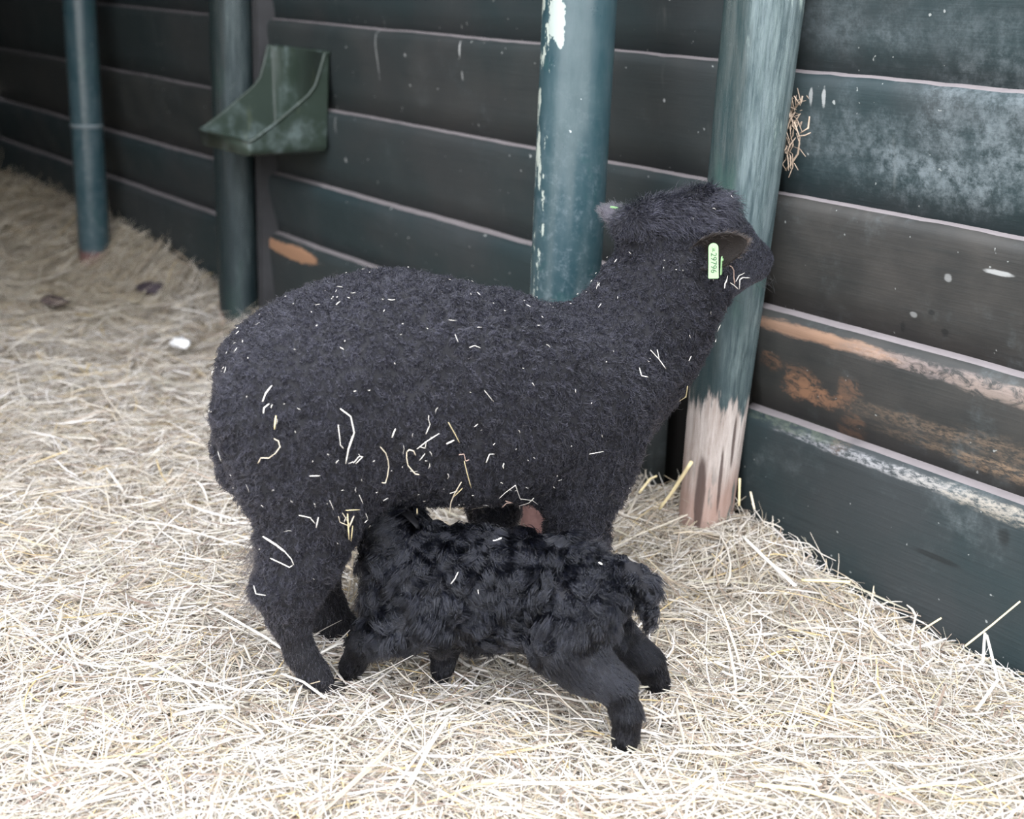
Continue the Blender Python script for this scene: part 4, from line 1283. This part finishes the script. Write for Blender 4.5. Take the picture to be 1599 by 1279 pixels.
# countless specks of chaff in the ewe's wool
def chaff():
    n = 1500
    P, Nn = sample(EV, EQ, EN, n)
    a = L(720, 700, .17); b = L(420, 720, .15)
    dens = .16 + 1.0 * np.exp(-((P[:, 0] - a[0]) ** 2 / .012 + (P[:, 2] - a[2] + .03) ** 2 / .004)) + .45 * np.exp(-((P[:, 0] - b[0]) ** 2 / .008 + (P[:, 2] - b[2]) ** 2 / .012))
    dens = dens + .10 * (P[:, 2] > .52)
    k = (rng.random(n) < dens) & (face_mask(P) < .1) & (P[:, 2] > .12)
    P, Nn = P[k], Nn[k]
    mb = MB()
    T = tang(rng.normal(size=P.shape), Nn); B = np.cross(Nn, T)
    for p, nn, t, b_ in zip(P, Nn, T, B):
        l = .0010 + .0060 * rng.random() ** 2.6; w = .0003 + .0004 * rng.random(); cv = rng.normal() * .4
        c = p + nn * .0078
        q = np.array([c - t * l, c + b_ * cv * l * .5, c + t * l]) 
        V_, F_ = tube_mesh(q, [w * .7, w, w * .6], 4, .6)
        mb.add(V_, F_)
    W = EW.world(np.concatenate(mb.V))
    o = mesh_obj('chaff', W, mb.F, [M_STALKW])
    tag(o, "tiny pale specks of chaff dusted through the ewe's black wool", 'chaff', kind='stuff')
chaff()

# ------------------------------------------------------------------ single stalks standing out of the bedding, hay behind the post
def stalk(p, r, mat, label, name='straw_stalk', group='single stalks standing out of the bedding', flat=.7):
    p = np.array(p, float); c = p[0].copy()
    t = np.linspace(0, len(p) - 1, (len(p) - 1) * 4 + 1)
    P = np.stack([np.interp(t, np.arange(len(p)), p[:, k]) for k in range(3)], 1)
    V_, F_ = tube_mesh(P - c, r, 7, flat)
    o = mesh_obj(name, V_, F_, mat); o.location = c
    tag(o, label, 'straw', group)
stalk([at_y(1507, 1009, -.10), at_y(1550, 975, -.06), at_y(1593, 939, -.036)], .0016, SM[2], 'long thin straw leaning on the lowest board at the right edge')
stalk([at_y(1535, 1035, -.09), at_y(1538, 988, -.07)], .0024, M_STALKW, 'upright white straw beside the bent white straw by the wall')
stalk([at_y(1524, 1110, -.20), at_y(1558, 1062, -.15), at_y(1541, 992, -.075)], .0024, M_STALKW, 'bent white straw stalk rising by the wall at the right')
stalk([at_y(1498, 1041, -.13), at_y(1530, 1037, -.11), at_y(1565, 1043, -.10)], .0016, M_STALKW, 'level white straw lying across the bent white straw')
stalk([at_y(1030, 795, -.16), at_y(1052, 765, -.15), at_y(1080, 721, -.145)], .0035, SM[2], "thick yellow straw leaning on the bare foot of the timber post")
stalk([at_y(998, 770, -.12), at_y(1015, 748, -.10), at_y(1026, 743, -.09)], .0025, SM[2], 'short yellowish straw left of the bare timber foot')
stalk([at_y(1154, 790, -.09), at_y(1155, 747, -.085)], .0028, SM[2], 'upright stub of straw right of the timber post foot')
stalk([at_y(1178, 795, -.07), at_y(1172, 768, -.06)], .0024, SM[0], 'small upright straw beside the stub right of the timber post')
stalk([at_y(1252, 906, -.13), at_y(1290, 907, -.11), at_y(1328, 909, -.095)], .0034, SM[2], 'flat tan straw pointing at the lowest board')
stalk([at_y(1160, 838, -.17), at_y(1195, 872, -.19), at_y(1242, 915, -.21)], .0036, M_STALKW, 'broad pale straw lying on the slope below the timber post')
stalk([at_y(1433, 988, -.12), at_y(1470, 965, -.10)], .0018, SM[2], 'short tan straw poking up near the lowest board')
def gstalk(a, b, r, mat, label, h=.03):
    A, B = at_z(*a, h), at_z(*b, h)
    M = (A + B) / 2; M[2] += .006
    stalk([A, M, B], r, mat, label)
gstalk((335, 950), (505, 1058), .0026, M_STALKW, "long white straw lying against the ewe's hind hoof", .035)
gstalk((440, 1052), (508, 1090), .0022, M_STALKW, "white straw stalk in front of the ewe's hind hoof", .035)
gstalk((490, 1025), (562, 1000), .0018, M_STALKW, "thin straw resting across the lamb's front leg", .05)
gstalk((268, 385), (418, 395), .0040, SM[0], 'thick pale straw lying near the far timber post foot', .03)
gstalk((1180, 1225), (1330, 1255), .0034, SM[2], 'broad yellowish straw in the right foreground', .03)
gstalk((640, 1225), (700, 1120), .0028, M_STALKW, 'pale straw pointing up in the foreground below the lamb', .03)

def hay_tuft():
    mb = MB()
    r2 = np.random.default_rng(3)
    for i in range(70):
        f = r2.random()
        base = at_y(1243 - 9 * f, 135 + 125 * f, -.040) + np.array([-.018, .01, 0]) + r2.normal(size=3) * [.008, .004, .008]
        d = unit(np.array([r2.normal() * .55 + .35, -abs(r2.normal()) * .25 - .08, r2.normal() * .9 - .25]))
        l = .012 + .035 * r2.random() ** 1.5
        q = np.array([base, base + d * l * .5 + r2.normal(size=3) * .004, base + d * l + np.array([0, 0, -.008 * r2.random()])])
        V_, F_ = tube_mesh(q, [.0009, .0011, .0006], 5, .6)
        mb.add(V_, F_)
    for pts in ([(1240, 190), (1249, 215), (1246, 240), (1234, 258), (1226, 266)], [(1246, 213), (1258, 211), (1266, 207)], [(1250, 208), (1262, 200), (1264, 182)], [(1240, 150), (1250, 165), (1253, 150)]):
        q = np.array([at_y(x, y, -.045 + .004 * k) for k, (x, y) in enumerate(pts)])
        V_, F_ = tube_mesh(q, .0016, 6, .6); mb.add(V_, F_)
    o = mb.build('hay_tuft', [flat_material('dry_hay', (0.40, 0.31, 0.235), .7, .2, 40, .35)])
    tag(o, 'tuft of dry brown hay wedged behind the timber post by the wall', 'hay')
hay_tuft()

def fluff(c, s, mat, name, label, cat, seed):
    r2 = np.random.default_rng(seed)
    ns, nr_ = 18, 12; V_ = []
    for i in range(nr_):
        ph = math.pi * (i + .5) / nr_
        for t in np.arange(ns) * 2 * np.pi / ns:
            d = np.array([math.sin(ph) * math.cos(t), math.sin(ph) * math.sin(t), math.cos(ph)])
            k = 1 + .35 * float(vnoise((d * 2.2 + seed)[None])[0]) + .15 * float(vnoise((d * 6 + seed)[None])[0])
            V_.append(d * k * s)
    F_ = [(i * ns + j, (i + 1) * ns + j, (i + 1) * ns + (j + 1) % ns, i * ns + (j + 1) % ns) for i in range(nr_ - 1) for j in range(ns)]
    F_ += [tuple(range(ns))[::-1], tuple((nr_ - 1) * ns + j for j in range(ns))]
    o = mesh_obj(name, np.array(V_), F_, mat); o.location = c
    tag(o, label, cat)
fluff(at_z(282, 535, .035), np.array([.030, .022, .013]), flat_material('white_wool', (0.80, 0.79, 0.78), .9, .1), 'wool_tuft', 'small white tuft of wool lying on the straw behind the ewe', 'wool', 4)
fluff(at_z(237, 450, .03), np.array([.055, .035, .020]), flat_material('dark_dung', (0.045, 0.034, 0.040), .7, .3), 'dung', 'dark lump of dung in the straw between the two far posts', 'dung', 9)
fluff(at_z(85, 470, .02), np.array([.05, .03, .012]), flat_material('dark_dung_dry', (0.10, 0.075, 0.070), .7, .3), 'dung', 'flat dark dung in the straw left of the thin steel post', 'dung', 15)
